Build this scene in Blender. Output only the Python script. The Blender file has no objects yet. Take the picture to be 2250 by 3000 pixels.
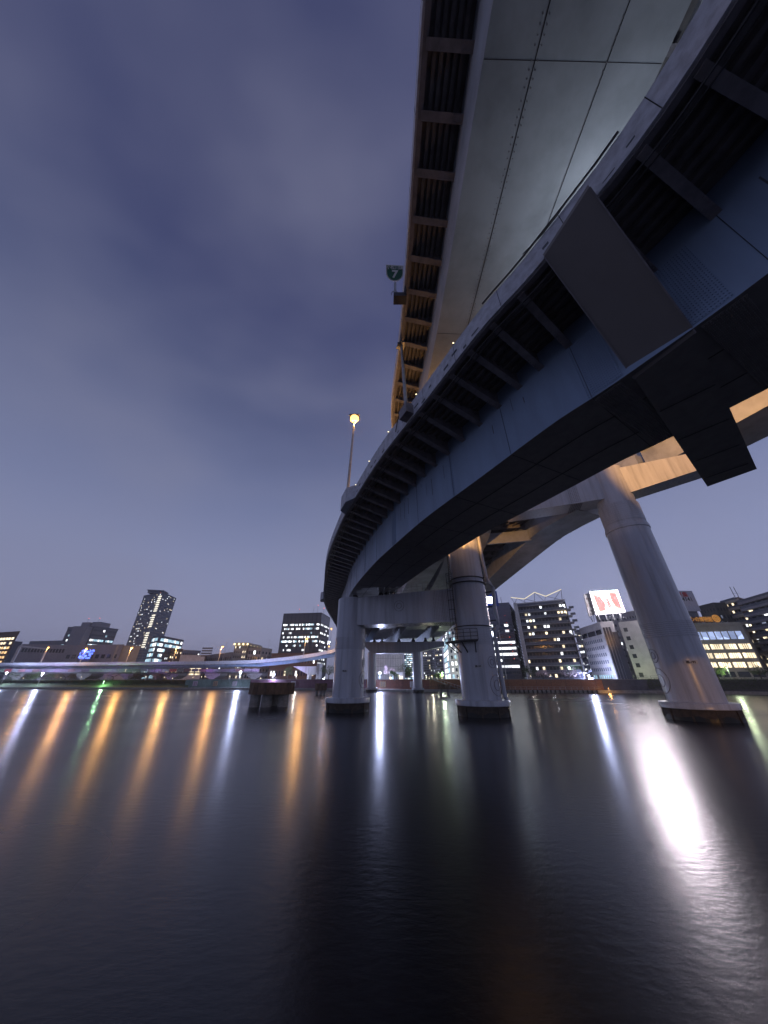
import bpy, math, random
from mathutils import Vector, Matrix
random.seed(7)
C = bpy.context.scene.collection
SC = bpy.context.scene
# ------------------------------------------------------------------ camera, sky, exposure
F, CX, CY, HOR = 912.6, 1125.0, 1500.0, 491.0
PITCH = math.atan(HOR / F); CP, SP = math.cos(PITCH), math.sin(PITCH); EYE = 4.4
cam_d = bpy.data.cameras.new('camera'); cam = bpy.data.objects.new('camera', cam_d); C.objects.link(cam)
cam.location = (0, 0, EYE); cam.rotation_euler = (math.pi / 2 + PITCH, 0, 0)
cam_d.sensor_fit = 'HORIZONTAL'; cam_d.sensor_width = 36; cam_d.lens = 36 * F / 2250
cam_d.clip_start = 0.1; cam_d.clip_end = 6000
SC.camera = cam
SC.view_settings.view_transform = 'Standard'; SC.view_settings.look = 'None'
SC.view_settings.exposure = 0.18; SC.view_settings.gamma = 1
SC.render.engine = 'CYCLES'
SC.cycles.use_denoising = True
SC.cycles.max_bounces = 6; SC.cycles.diffuse_bounces = 3; SC.cycles.glossy_bounces = 4
SC.cycles.sample_clamp_indirect = 4.0
SC.cycles.use_light_tree = True
SC.render.film_transparent = False

world = bpy.data.worlds.new('World'); SC.world = world; world.use_nodes = True
nt = world.node_tree; nt.nodes.clear()
def N(t, **k):
    n = nt.nodes.new(t)
    for a, b in k.items(): setattr(n, a, b)
    return n
out = N('ShaderNodeOutputWorld'); bg = N('ShaderNodeBackground'); nt.links.new(bg.outputs[0], out.inputs[0])
tc = N('ShaderNodeTexCoord'); sep = N('ShaderNodeSeparateXYZ'); nt.links.new(tc.outputs['Generated'], sep.inputs[0])
ramp = N('ShaderNodeValToRGB'); nt.links.new(sep.outputs['Z'], ramp.inputs[0])
er = ramp.color_ramp; er.elements[0].position = 0.0; er.elements[0].color = (0.255, 0.26, 0.395, 1)
er.elements[1].position = 1.0; er.elements[1].color = (0.036, 0.044, 0.120, 1)
for p, c in ((0.10, (0.275, 0.29, 0.45, 1)), (0.28, (0.225, 0.255, 0.42, 1)), (0.46, (0.155, 0.183, 0.325, 1)), (0.66, (0.090, 0.108, 0.215, 1)), (0.84, (0.052, 0.062, 0.150, 1))):
    e = er.elements.new(p); e.color = c
# low cloud: broad soft streaks, a little greyer and darker
mp = N('ShaderNodeMapping'); mp.inputs['Scale'].default_value = (1.0, 1.5, 2.4); mp.inputs['Rotation'].default_value = (0, 0.35, 0.3)
nt.links.new(tc.outputs['Generated'], mp.inputs[0])
no = N('ShaderNodeTexNoise'); no.inputs['Scale'].default_value = 1.5; no.inputs['Detail'].default_value = 3.5; no.inputs['Roughness'].default_value = 0.45
nt.links.new(mp.outputs[0], no.inputs[0])
mr = N('ShaderNodeMapRange'); mr.inputs['From Min'].default_value = 0.32; mr.inputs['From Max'].default_value = 0.68
mr.inputs['To Min'].default_value = 0.88; mr.inputs['To Max'].default_value = 1.12
nt.links.new(no.outputs['Fac'], mr.inputs[0])
# the city glow is stronger straight ahead (+Y) than far to the left
az = N('ShaderNodeMath', operation='MULTIPLY_ADD'); az.inputs[1].default_value = 0.04; az.inputs[2].default_value = 0.99
nt.links.new(sep.outputs['Y'], az.inputs[0])
az2 = N('ShaderNodeMath', operation='MULTIPLY_ADD'); az2.inputs[1].default_value = 0.10
nt.links.new(sep.outputs['X'], az2.inputs[0]); nt.links.new(az.outputs[0], az2.inputs[2])
m1 = N('ShaderNodeMath', operation='MULTIPLY'); nt.links.new(mr.outputs[0], m1.inputs[0]); nt.links.new(az2.outputs[0], m1.inputs[1])
mx = N('ShaderNodeMix', data_type='RGBA'); mx.inputs[7].default_value = (0.150, 0.155, 0.225, 1)
mf = N('ShaderNodeMapRange'); mf.inputs['From Min'].default_value = 0.40; mf.inputs['From Max'].default_value = 0.72; mf.inputs['To Max'].default_value = 0.55
nt.links.new(no.outputs['Fac'], mf.inputs[0]); nt.links.new(mf.outputs[0], mx.inputs[0]); nt.links.new(ramp.outputs[0], mx.inputs[6])
nt.links.new(mx.outputs[2], bg.inputs[0]); nt.links.new(m1.outputs[0], bg.inputs[1])

# ------------------------------------------------------------------ survey helpers (photo pixel -> real place)
def ray(x, y):
    u, v = x - CX, CY - y
    return (u, F * CP - v * SP, F * SP + v * CP)
def un(x, y, z):
    r = ray(x, y); t = (z - EYE) / r[2]; return (r[0] * t, r[1] * t)
def onY(x, y, Y):
    r = ray(x, y); t = Y / r[1]; return (r[0] * t, Y, EYE + r[2] * t)
def interp(t, tab):
    if t <= tab[0][0]: return tab[0][1]
    for (a, b), (c, d) in zip(tab, tab[1:]):
        if t <= c: return b + (d - b) * (t - a) / (c - a)
    return tab[-1][1]

# ------------------------------------------------------------------ materials
MATS = {}
def mat(name, col, rough=0.6, metal=0.0, var=0.12, scale=1.5, stretch=(1, 1, 1), bump=0.0, spec=0.5, dirt=None):
    if name in MATS: return MATS[name]
    m = bpy.data.materials.new(name); m.use_nodes = True; t = m.node_tree; b = t.nodes['Principled BSDF']
    b.inputs['Roughness'].default_value = rough; b.inputs['Metallic'].default_value = metal
    b.inputs['Specular IOR Level'].default_value = spec
    tc = t.nodes.new('ShaderNodeTexCoord'); mp = t.nodes.new('ShaderNodeMapping'); mp.inputs['Scale'].default_value = stretch
    t.links.new(tc.outputs['Object'], mp.inputs[0])
    no = t.nodes.new('ShaderNodeTexNoise'); no.inputs['Scale'].default_value = scale; no.inputs['Detail'].default_value = 6
    no.inputs['Roughness'].default_value = 0.6
    t.links.new(mp.outputs[0], no.inputs[0])
    rp = t.nodes.new('ShaderNodeValToRGB')
    d = dirt or tuple(c * (1 - 2.2 * var) for c in col)
    rp.color_ramp.elements[0].position = 0.30; rp.color_ramp.elements[0].color = (*d, 1)
    rp.color_ramp.elements[1].position = 0.62; rp.color_ramp.elements[1].color = (*[min(1, c * (1 + var * 0.6)) for c in col], 1)
    t.links.new(no.outputs['Fac'], rp.inputs[0]); t.links.new(rp.outputs[0], b.inputs['Base Color'])
    rr = t.nodes.new('ShaderNodeMapRange'); rr.inputs['To Min'].default_value = rough + 0.1; rr.inputs['To Max'].default_value = max(0.05, rough - 0.08)
    t.links.new(no.outputs['Fac'], rr.inputs[0]); t.links.new(rr.outputs[0], b.inputs['Roughness'])
    if bump:
        bp = t.nodes.new('ShaderNodeBump'); bp.inputs['Strength'].default_value = bump; bp.inputs['Distance'].default_value = 0.05
        t.links.new(no.outputs['Fac'], bp.inputs['Height']); t.links.new(bp.outputs[0], b.inputs['Normal'])
    MATS[name] = m; return m
def glow(name, col, strength, pattern=0.0, scale=0.6, sample=False):
    if name in MATS: return MATS[name]
    m = bpy.data.materials.new(name); m.use_nodes = True; t = m.node_tree; b = t.nodes['Principled BSDF']
    b.inputs['Base Color'].default_value = (*[c * 0.4 for c in col], 1)
    b.inputs['Emission Color'].default_value = (*col, 1); b.inputs['Emission Strength'].default_value = strength
    if pattern:
        tc = t.nodes.new('ShaderNodeTexCoord'); no = t.nodes.new('ShaderNodeTexVoronoi'); no.inputs['Scale'].default_value = scale
        oi = t.nodes.new('ShaderNodeObjectInfo'); ad = t.nodes.new('ShaderNodeVectorMath'); ad.operation = 'ADD'
        t.links.new(tc.outputs['Object'], ad.inputs[0]); t.links.new(oi.outputs['Location'], ad.inputs[1]); t.links.new(ad.outputs[0], no.inputs[0])
        mr = t.nodes.new('ShaderNodeMapRange'); mr.inputs['To Min'].default_value = strength * (1 - pattern); mr.inputs['To Max'].default_value = strength * (1 + pattern)
        sx = t.nodes.new('ShaderNodeSeparateColor'); t.links.new(no.outputs['Color'], sx.inputs[0])
        t.links.new(sx.outputs[0], mr.inputs[0]); t.links.new(mr.outputs[0], b.inputs['Emission Strength'])
    m.cycles.emission_sampling = 'AUTO' if sample else 'NONE'
    MATS[name] = m; return m

STEEL = mat('painted steel', (0.40, 0.42, 0.45), 0.42, var=0.10, scale=0.5, stretch=(1, 1, .25))
STEELB = mat('blue grey girder paint', (0.25, 0.345, 0.50), 0.45, var=0.09, scale=0.5, stretch=(1, 1, .2))  # same steel paint with the blue of the sky light mixed into its colour
STEELW = mat('bridge girder paint', (0.40, 0.43, 0.47), 0.5, var=0.14, scale=0.35)
PIER = mat('pier paint', (0.52, 0.54, 0.60), 0.27, var=0.15, scale=1.5, stretch=(1, 1, .06), bump=0.03)
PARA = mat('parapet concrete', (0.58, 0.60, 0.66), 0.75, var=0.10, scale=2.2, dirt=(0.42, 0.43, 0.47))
SOFF = mat('girder soffit paint', (0.25, 0.25, 0.26), 0.6, var=.08)  # darker neutral copy for undersides; their shade is put into the colour
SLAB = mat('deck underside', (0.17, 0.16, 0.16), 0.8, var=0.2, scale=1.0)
BRK = mat('bracket steel', (0.24, 0.23, 0.25), 0.6, var=0.15)
DARK = mat('dark iron', (0.05, 0.05, 0.055), 0.6)
BASEB = mat('tarred timber', (0.025, 0.022, 0.02), 0.8, var=0.2, scale=3, bump=.3)
CONC = mat('concrete', (0.30, 0.29, 0.27), 0.85, var=0.18, scale=1.2, bump=.2)
RUSTC = mat('stained old concrete', (0.17, 0.11, 0.065), 0.85, var=0.3, scale=1.6, stretch=(1, 1, .4), bump=.3, dirt=(0.05, 0.035, 0.025))
GALV = mat('galvanised steel', (0.42, 0.43, 0.44), 0.4, metal=.3)
GREY = mat('grey wall', (0.30, 0.29, 0.32), 0.8)
PALE = mat('pale wall', (0.62, 0.60, 0.60), 0.8, var=.08, scale=.4)
BEIGE = mat('beige wall', (0.40, 0.36, 0.31), 0.85, var=.08, scale=.4)
BROWN = mat('brown tile wall', (0.17, 0.10, 0.07), 0.8, var=.1)
BLACKW = mat('dark glass curtain wall', (0.085, 0.09, 0.11), 0.25, var=.1)
SLATE = mat('slate wall', (0.13, 0.14, 0.18), 0.6)
LINE = mat('dark joint', (0.02, 0.02, 0.025), 0.7)
GLASS = mat('dark window glass', (0.03, 0.035, 0.05), 0.12, var=.2)
GLASSB = mat('bluish window glass', (0.07, 0.09, 0.14), 0.15, var=.2)
W_WHITE = glow('office window light', (0.93, 0.97, 1.0), 1.9, .55, .35)
W_WARM = glow('warm window light', (1.0, 0.83, 0.55), 1.5, .5, .5)
W_ORNG = glow('amber window light', (1.0, 0.62, 0.27), 1.2, .5, .6)
W_TEAL = glow('teal window light', (0.55, 0.85, 1.0), 0.75, .5, .3)
W_DIM = glow('dim window light', (0.55, 0.62, 0.85), 0.25, .5, .4)
W_BLUE = glow('blue window light', (0.50, 0.62, 1.0), 0.8, .55, .45)
W_GREEN = glow('green window light', (0.35, 0.95, 0.55), 0.6, .4, .5)
RED = glow('red beacon lens', (1.0, 0.10, 0.06), 3)
SODIUM = glow('sodium lens', (1.0, 0.52, 0.15), 2.8)
WHITEL = glow('white lamp lens', (0.80, 0.88, 1.0), 12)
GREENL = glow('green lamp lens', (0.55, 1.0, 0.5), 2.4)
CREAML = glow('cream lamp lens', (1.0, 0.85, 0.5), 2.5)

# ------------------------------------------------------------------ mesh builder
ORG = {}
def tag(o, label=None, cat=None, group=None, kind=None):
    if label: o['label'] = label
    if cat: o['category'] = cat
    if group: o['group'] = group
    if kind: o['kind'] = kind
    return o
def thing(name, label, cat, loc, group=None):
    o = bpy.data.objects.new(name, None); C.objects.link(o); o.location = loc; o.empty_display_size = .5
    ORG[o.name] = Vector(loc); tag(o, label, cat, group); return o
class MB:
    def __init__(s): s.v = []; s.f = []; s.m = []; s.mi = 0
    def face(s, *idx): s.f.append(idx); s.m.append(s.mi)
    def add(s, vs, fs):
        n = len(s.v); s.v += [tuple(v) for v in vs]
        for f in fs: s.f.append(tuple(i + n for i in f)); s.m.append(s.mi)
        return s
    def box(s, c, d, rz=0.0, R=None):
        hx, hy, hz = d[0] / 2, d[1] / 2, d[2] / 2
        if R is None: R = Matrix.Rotation(rz, 3, 'Z')
        c = Vector(c)
        vs = [c + R @ Vector((sx * hx, sy * hy, sz * hz)) for sx, sy, sz in ((-1,-1,-1),(1,-1,-1),(1,1,-1),(-1,1,-1),(-1,-1,1),(1,-1,1),(1,1,1),(-1,1,1))]
        return s.add(vs, [(0,3,2,1),(4,5,6,7),(0,1,5,4),(1,2,6,5),(2,3,7,6),(3,0,4,7)])
    def beam(s, a, b, w, h=None):
        a, b = Vector(a), Vector(b); d = b - a; L = d.length
        if L < 1e-6: return s
        h = h or w; y = d.normalized(); up = Vector((0, 0, 1)) if abs(y.z) < .98 else Vector((1, 0, 0))
        x = y.cross(up).normalized(); z = x.cross(y)
        R = Matrix((x, y, z)).transposed()
        return s.box((a + b) / 2, (w, L, h), R=R)
    def prism(s, poly, z0, z1):
        n = len(poly); ar = sum(poly[i][0] * poly[(i+1) % n][1] - poly[(i+1) % n][0] * poly[i][1] for i in range(n))
        if ar < 0: poly = poly[::-1]
        vs = [(p[0], p[1], z0) for p in poly] + [(p[0], p[1], z1) for p in poly]
        return s.add(vs, [tuple(range(n))[::-1], tuple(range(n, 2 * n))] + [(i, (i+1) % n, n + (i+1) % n, n + i) for i in range(n)])
    def tube(s, path, r, n=12, cap=True, r1=None):
        path = [Vector(p) for p in path]; rings = []
        for i, p in enumerate(path):
            d = (path[min(i+1, len(path)-1)] - path[max(i-1, 0)]).normalized()
            up = Vector((0, 0, 1)) if abs(d.z) < .95 else Vector((0, 1, 0))
            x = d.cross(up).normalized(); y = d.cross(x)
            rr = r if r1 is None else r + (r1 - r) * i / (len(path) - 1)
            rings.append([p + x * rr * math.cos(2*math.pi*k/n) + y * rr * math.sin(2*math.pi*k/n) for k in range(n)])
        vs = [v for q in rings for v in q]; fs = []
        for i in range(len(path) - 1):
            for k in range(n): fs.append((i*n+k, i*n+(k+1) % n, (i+1)*n+(k+1) % n, (i+1)*n+k))
        if cap: fs += [tuple(range(n)), tuple(range((len(path)-1)*n, len(path)*n))[::-1]]
        return s.add(vs, fs)
    def lathe(s, c, prof, n=48, cap=True):
        vs = [(c[0] + r*math.cos(2*math.pi*k/n), c[1] + r*math.sin(2*math.pi*k/n), z) for r, z in prof for k in range(n)]
        fs = [(i*n+k, i*n+(k+1) % n, (i+1)*n+(k+1) % n, (i+1)*n+k) for i in range(len(prof)-1) for k in range(n)]
        if cap: fs += [tuple(range(n))[::-1], tuple(range((len(prof)-1)*n, len(prof)*n))]
        return s.add(vs, fs)
    def sweep(s, rings, closed=True, caps=True):
        n = len(rings[0]); vs = [v for q in rings for v in q]; fs = []
        for i in range(len(rings) - 1):
            for k in range(n if closed else n - 1): fs.append((i*n+k, (i+1)*n+k, (i+1)*n+(k+1) % n, i*n+(k+1) % n))
        if caps and closed: fs += [tuple(range(n)), tuple(range((len(rings)-1)*n, len(rings)*n))[::-1]]
        return s.add(vs, fs)
    def ico(s, c, r, sq=1.0):
        t = (1 + 5 ** .5) / 2; q = (1 + t*t) ** .5
        vs = [(-1,t,0),(1,t,0),(-1,-t,0),(1,-t,0),(0,-1,t),(0,1,t),(0,-1,-t),(0,1,-t),(t,0,-1),(t,0,1),(-t,0,-1),(-t,0,1)]
        fs = [(0,11,5),(0,5,1),(0,1,7),(0,7,10),(0,10,11),(1,5,9),(5,11,4),(11,10,2),(10,7,6),(7,1,8),(3,9,4),(3,4,2),(3,2,6),(3,6,8),(3,8,9),(4,9,5),(2,4,11),(6,2,10),(8,6,7),(9,8,1)]
        return s.add([(c[0]+a*r/q, c[1]+b*r/q, c[2]+d*r*sq/q) for a, b, d in vs], fs)
    def build(s, name, mats, parent=None, smooth=False, fix=True):
        if not isinstance(mats, (list, tuple)): mats = [mats]
        if parent is not None: o0 = ORG[parent.name]
        else:
            xs = [v[0] for v in s.v]; ys = [v[1] for v in s.v]; zs = [v[2] for v in s.v]
            o0 = Vector(((min(xs)+max(xs))/2, (min(ys)+max(ys))/2, min(zs)))
        me = bpy.data.meshes.new(name)
        me.from_pydata([(v[0]-o0.x, v[1]-o0.y, v[2]-o0.z) for v in s.v], [], s.f)
        for m in mats: me.materials.append(m)
        if len(mats) > 1: me.polygons.foreach_set('material_index', s.m)
        if smooth: me.polygons.foreach_set('use_smooth', [True] * len(me.polygons))
        me.update()
        if smooth: me.set_sharp_from_angle(angle=math.radians(40))
        o = bpy.data.objects.new(name, me); C.objects.link(o)
        if parent is not None: o.parent = parent
        else: o.location = o0
        ORG[o.name] = o0; return o
def merge(src, dst):
    """fold surface pattern (seams, bolts, stains) into the mesh of its part"""
    import bmesh
    off = len(dst.data.materials); names = {}
    for m_ in src.data.materials: dst.data.materials.append(m_)
    for p in src.data.polygons: p.material_index += off
    bm = bmesh.new(); bm.from_mesh(dst.data); bm.from_mesh(src.data); bm.to_mesh(dst.data); bm.free()
    bpy.data.objects.remove(src, do_unlink=True)
def kid(o, nm): return [c for c in o.children if c.name.startswith(nm)][0]
def copy_tree(o, parent=None, loc=None):
    c = o.copy(); C.objects.link(c)
    if parent is not None: c.parent = parent
    if loc is not None: c.location = loc; ORG[c.name] = Vector(loc)
    for ch in list(o.children): copy_tree(ch, c)
    return c
def text(name, body, size, m, parent, origin, xdir, up=(0, 0, 1), sx=1.0, align='CENTER', bold=0.0, depth=.02):
    cu = bpy.data.curves.new(name, 'FONT'); cu.body = body; cu.size = size; cu.align_x = align; cu.align_y = 'CENTER'
    cu.extrude = depth; cu.offset = bold; cu.resolution_u = 4
    t = bpy.data.objects.new(name + '_curve', cu); C.objects.link(t)
    bpy.context.view_layer.update()
    me = bpy.data.meshes.new_from_object(t.evaluated_get(bpy.context.evaluated_depsgraph_get()))
    bpy.data.objects.remove(t, do_unlink=True)
    X = Vector(xdir).normalized(); U = Vector(up).normalized(); Nn = X.cross(U)
    R = Matrix((X * sx, U, Nn)).transposed().to_4x4()
    o0 = ORG[parent.name] if parent else Vector((0, 0, 0))
    me.transform(Matrix.Translation(Vector(origin) - o0) @ R)
    me.materials.clear(); me.materials.append(m)
    o = bpy.data.objects.new(name, me); C.objects.link(o)
    if parent: o.parent = parent; ORG[o.name] = o0
    return o
def aim_light(parent, loc, target, col, energy, deg, r=.25, blend=.4):
    l = bpy.data.lights.new('bulb', 'SPOT'); l.color = col; l.energy = energy; l.spot_size = math.radians(deg); l.spot_blend = blend; l.shadow_soft_size = r
    o = bpy.data.objects.new('bulb', l); C.objects.link(o); o.parent = parent; o.location = Vector(loc) - ORG[parent.name]
    o.rotation_euler = (Vector(target) - Vector(loc)).to_track_quat('-Z', 'Y').to_euler(); return o
def lamp_light(parent, loc, col, energy, r=.25):
    l = bpy.data.lights.new('bulb', 'POINT'); l.color = col; l.energy = energy; l.shadow_soft_size = r
    o = bpy.data.objects.new('bulb', l); C.objects.link(o); o.parent = parent
    o.location = Vector(loc) - ORG[parent.name]; return o

# thin night mist that carries a little of the city glow
hz = MB(); hz.box((0, 900, 60), (3400, 2400, 130)); ho = hz.build('haze', [bpy.data.materials.new('mist')])
hm = ho.data.materials[0]; hm.use_nodes = True; ht = hm.node_tree; ht.nodes.clear(); hout = ht.nodes.new('ShaderNodeOutputMaterial'); hp = ht.nodes.new('ShaderNodeVolumePrincipled')
hp.inputs['Density'].default_value = 0.00032; hp.inputs['Color'].default_value = (.9, .92, .96, 1); hp.inputs['Anisotropy'].default_value = 0.6; ht.links.new(hp.outputs[0], hout.inputs['Volume'])
tag(ho, 'thin night mist over the river and the city', kind='stuff')
# ------------------------------------------------------------------ water and land
def water_mat():
    m = bpy.data.materials.new('river water'); m.use_nodes = True; t = m.node_tree; b = t.nodes['Principled BSDF']
    b.inputs['Base Color'].default_value = (0.006, 0.007, 0.011, 1); b.inputs['IOR'].default_value = 1.33
    b.inputs['Roughness'].default_value = 0.25
    tc = t.nodes.new('ShaderNodeTexCoord'); mp = t.nodes.new('ShaderNodeMapping'); mp.inputs['Scale'].default_value = (1.0, 1.6, 1)
    t.links.new(tc.outputs['Object'], mp.inputs[0])
    n1 = t.nodes.new('ShaderNodeTexNoise'); n1.inputs['Scale'].default_value = 2.6; n1.inputs['Detail'].default_value = 4; n1.inputs['Roughness'].default_value = .6
    t.links.new(mp.outputs[0], n1.inputs[0])
    n2 = t.nodes.new('ShaderNodeTexNoise'); n2.inputs['Scale'].default_value = 0.035; n2.inputs['Detail'].default_value = 3
    t.links.new(tc.outputs['Object'], n2.inputs[0])
    r = t.nodes.new('ShaderNodeMapRange'); r.inputs['From Min'].default_value = .3; r.inputs['From Max'].default_value = .7
    r.inputs['To Min'].default_value = 0.19; r.inputs['To Max'].default_value = 0.28
    t.links.new(n2.outputs['Fac'], r.inputs[0]); t.links.new(r.outputs[0], b.inputs['Roughness'])
    bp = t.nodes.new('ShaderNodeBump'); bp.inputs['Strength'].default_value = 0.08; bp.inputs['Distance'].default_value = 0.10
    t.links.new(n1.outputs['Fac'], bp.inputs['Height']); t.links.new(bp.outputs[0], b.inputs['Normal'])
    return m
w = MB(); w.add([(-3000, -600, 0), (3000, -600, 0), (3000, 4000, 0), (-3000, 4000, 0)], [(0, 1, 2, 3)])
tag(w.build('water', water_mat()), 'dark river water with long streaks of reflected city lights', kind='structure')

BANK = [(-900, 205), (-320, 196), (-200, 188), (-158, 187), (-90, 181), (-65, 175), (-43, 168), (-19, 158), (19, 146), (49, 139), (81, 134), (103, 126), (125, 117), (170, 100), (260, 60), (420, -60)]
def offs(line, d):
    o = []
    for i, p in enumerate(line):
        a, b = line[max(0, i-1)], line[min(len(line)-1, i+1)]
        tx, ty = b[0]-a[0], b[1]-a[1]; L = math.hypot(tx, ty); o.append((p[0] - ty/L*d, p[1] + tx/L*d))
    return o
WALLL = offs(BANK, 3.2)
def at_px(px, line):
    k = (px - CX) / 1036.3
    for (a, b) in zip(line, line[1:]):
        fa, fb = a[0] - k*a[1], b[0] - k*b[1]
        if fa <= 0 <= fb or fb <= 0 <= fa:
            t = fa / (fa - fb); return (a[0]+(b[0]-a[0])*t, a[1]+(b[1]-a[1])*t)
    return line[-1]
def sub(px0, px1, line):
    a, b = at_px(px0, line), at_px(px1, line)
    return [a] + [p for p in line if a[0] + .5 < p[0] < b[0] - .5] + [b]
GRD = mat('city ground', (0.07, 0.07, 0.07), 0.9, scale=.2)
g = MB(); gl = offs(BANK, 4.1)
g.add([(p[0], p[1], 4.0) for p in gl] + [(420, 4000, 4.0), (-900, 4000, 4.0)], [tuple(range(len(gl)+2))])
g.add([(420, -60, 4.0), (3000, -60, 4.0), (3000, 4000, 4.0), (420, 4000, 4.0), (-900, 205, 4.0), (-900, 4000, 4.0), (-3000, 4000, 4.0), (-3000, 205, 4.0)], [(0, 1, 2, 3), (4, 5, 6, 7)])
tag(g.build('ground', GRD), 'dark city ground behind the far river wall', kind='structure')
def ribbon(line, d0, d1, z0, z1, cls=MB):
    a, b = offs(line, d0), offs(line, d1); m = MB()
    m.sweep([[(p[0], p[1], z0), (q[0], q[1], z0), (q[0], q[1], z1), (p[0], p[1], z1)] for p, q in zip(a, b)])
    return m
tag(ribbon(BANK, 0, 3.2, -1, .85).build('riverside_path', CONC), 'low concrete riverside walkway at the foot of the far river walls', kind='structure')
tag(MB().box((-20, -30, 1.2), (500, 58, 2.9)).build('pavement', CONC), 'concrete quay behind the viewpoint on the near bank', kind='structure')

# ------------------------------------------------------------------ swept decks
def catmull(P, ds):
    pts = []
    for i in range(len(P) - 1):
        p0, p1, p2, p3 = P[max(0, i-1)], P[i], P[i+1], P[min(len(P)-1, i+2)]
        L = math.dist(p1[:2], p2[:2]); n = max(2, int(L / .5))
        for k in range(n):
            t = k / n
            pts.append(tuple(.5 * ((2*b) + (c-a)*t + (2*a-5*b+4*c-d)*t*t + (-a+3*b-3*c+d)*t**3) for a, b, c, d in zip(p0, p1, p2, p3)))
    pts.append(tuple(P[-1])); o = [pts[0]]; acc = 0
    for a, b in zip(pts, pts[1:]):
        L = math.dist(a[:3], b[:3])
        while acc + L >= ds:
            t = (ds - acc) / L; a = tuple(x + (y-x)*t for x, y in zip(a, b)); o.append(a); L = math.dist(a[:3], b[:3]); acc = 0
        acc += L
    return o
class Fr: pass
def frames(P, ds):
    """P rows: x, y, z of the left slab edge, overhang, girder width, girder depth, bank"""
    pts = catmull(P, ds); out = []
    for i, p in enumerate(pts):
        a, b = pts[max(0, i-1)], pts[min(len(pts)-1, i+1)]
        tx, ty = b[0]-a[0], b[1]-a[1]; L = math.hypot(tx, ty) or 1
        f = Fr(); f.p = p[:3]; f.t = (tx/L, ty/L); f.n = (ty/L, -tx/L); f.ov, f.w, f.dp, f.bank = p[3:7]; f.W = 2*f.ov + f.w
        out.append(f)
    return out
def pt(f, o, z): return (f.p[0]+f.n[0]*o, f.p[1]+f.n[1]*o, f.p[2]+z+f.bank*o)
def ring(f, sec): return [pt(f, o, z) for o, z in sec]
def bracket(f, side, root=-1.5, tip=-.38, fw=.42):
    """tapered cantilever bracket: thin web plate with a bottom flange"""
    m = MB(); t = Vector((f.t[0], f.t[1], 0))
    if side < 0: o0, o1 = f.ov, .3
    else: o0, o1 = f.W - f.ov, f.W - .3
    a, b = Vector(pt(f, o0, root)), Vector(pt(f, o1, tip)); at, bt = Vector(pt(f, o0, -.005)), Vector(pt(f, o1, -.005))
    for d0, d1, A, B, At, Bt in ((-.03, .03, a, b, at, bt),):
        m.add([A+t*d0, B+t*d0, Bt+t*d0, At+t*d0, A+t*d1, B+t*d1, Bt+t*d1, At+t*d1], [(0,3,2,1),(4,5,6,7),(0,1,5,4),(1,2,6,5),(2,3,7,6),(3,0,4,7)])
    h = fw/2; dz = Vector((0, 0, -.06))
    m.add([a-t*h+dz, b-t*h+dz, b-t*h, a-t*h, a+t*h+dz, b+t*h+dz, b+t*h, a+t*h], [(0,3,2,1),(4,5,6,7),(0,1,5,4),(1,2,6,5),(2,3,7,6),(3,0,4,7)])
    # bolted splice near the root
    for k in range(5):
        for s in (-.14, .14):
            p = a + (b - a) * (.06 + .045 * k) + t * s; m.box((p.x, p.y, p.z - .08), (.07, .07, .05))
    return m
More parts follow.
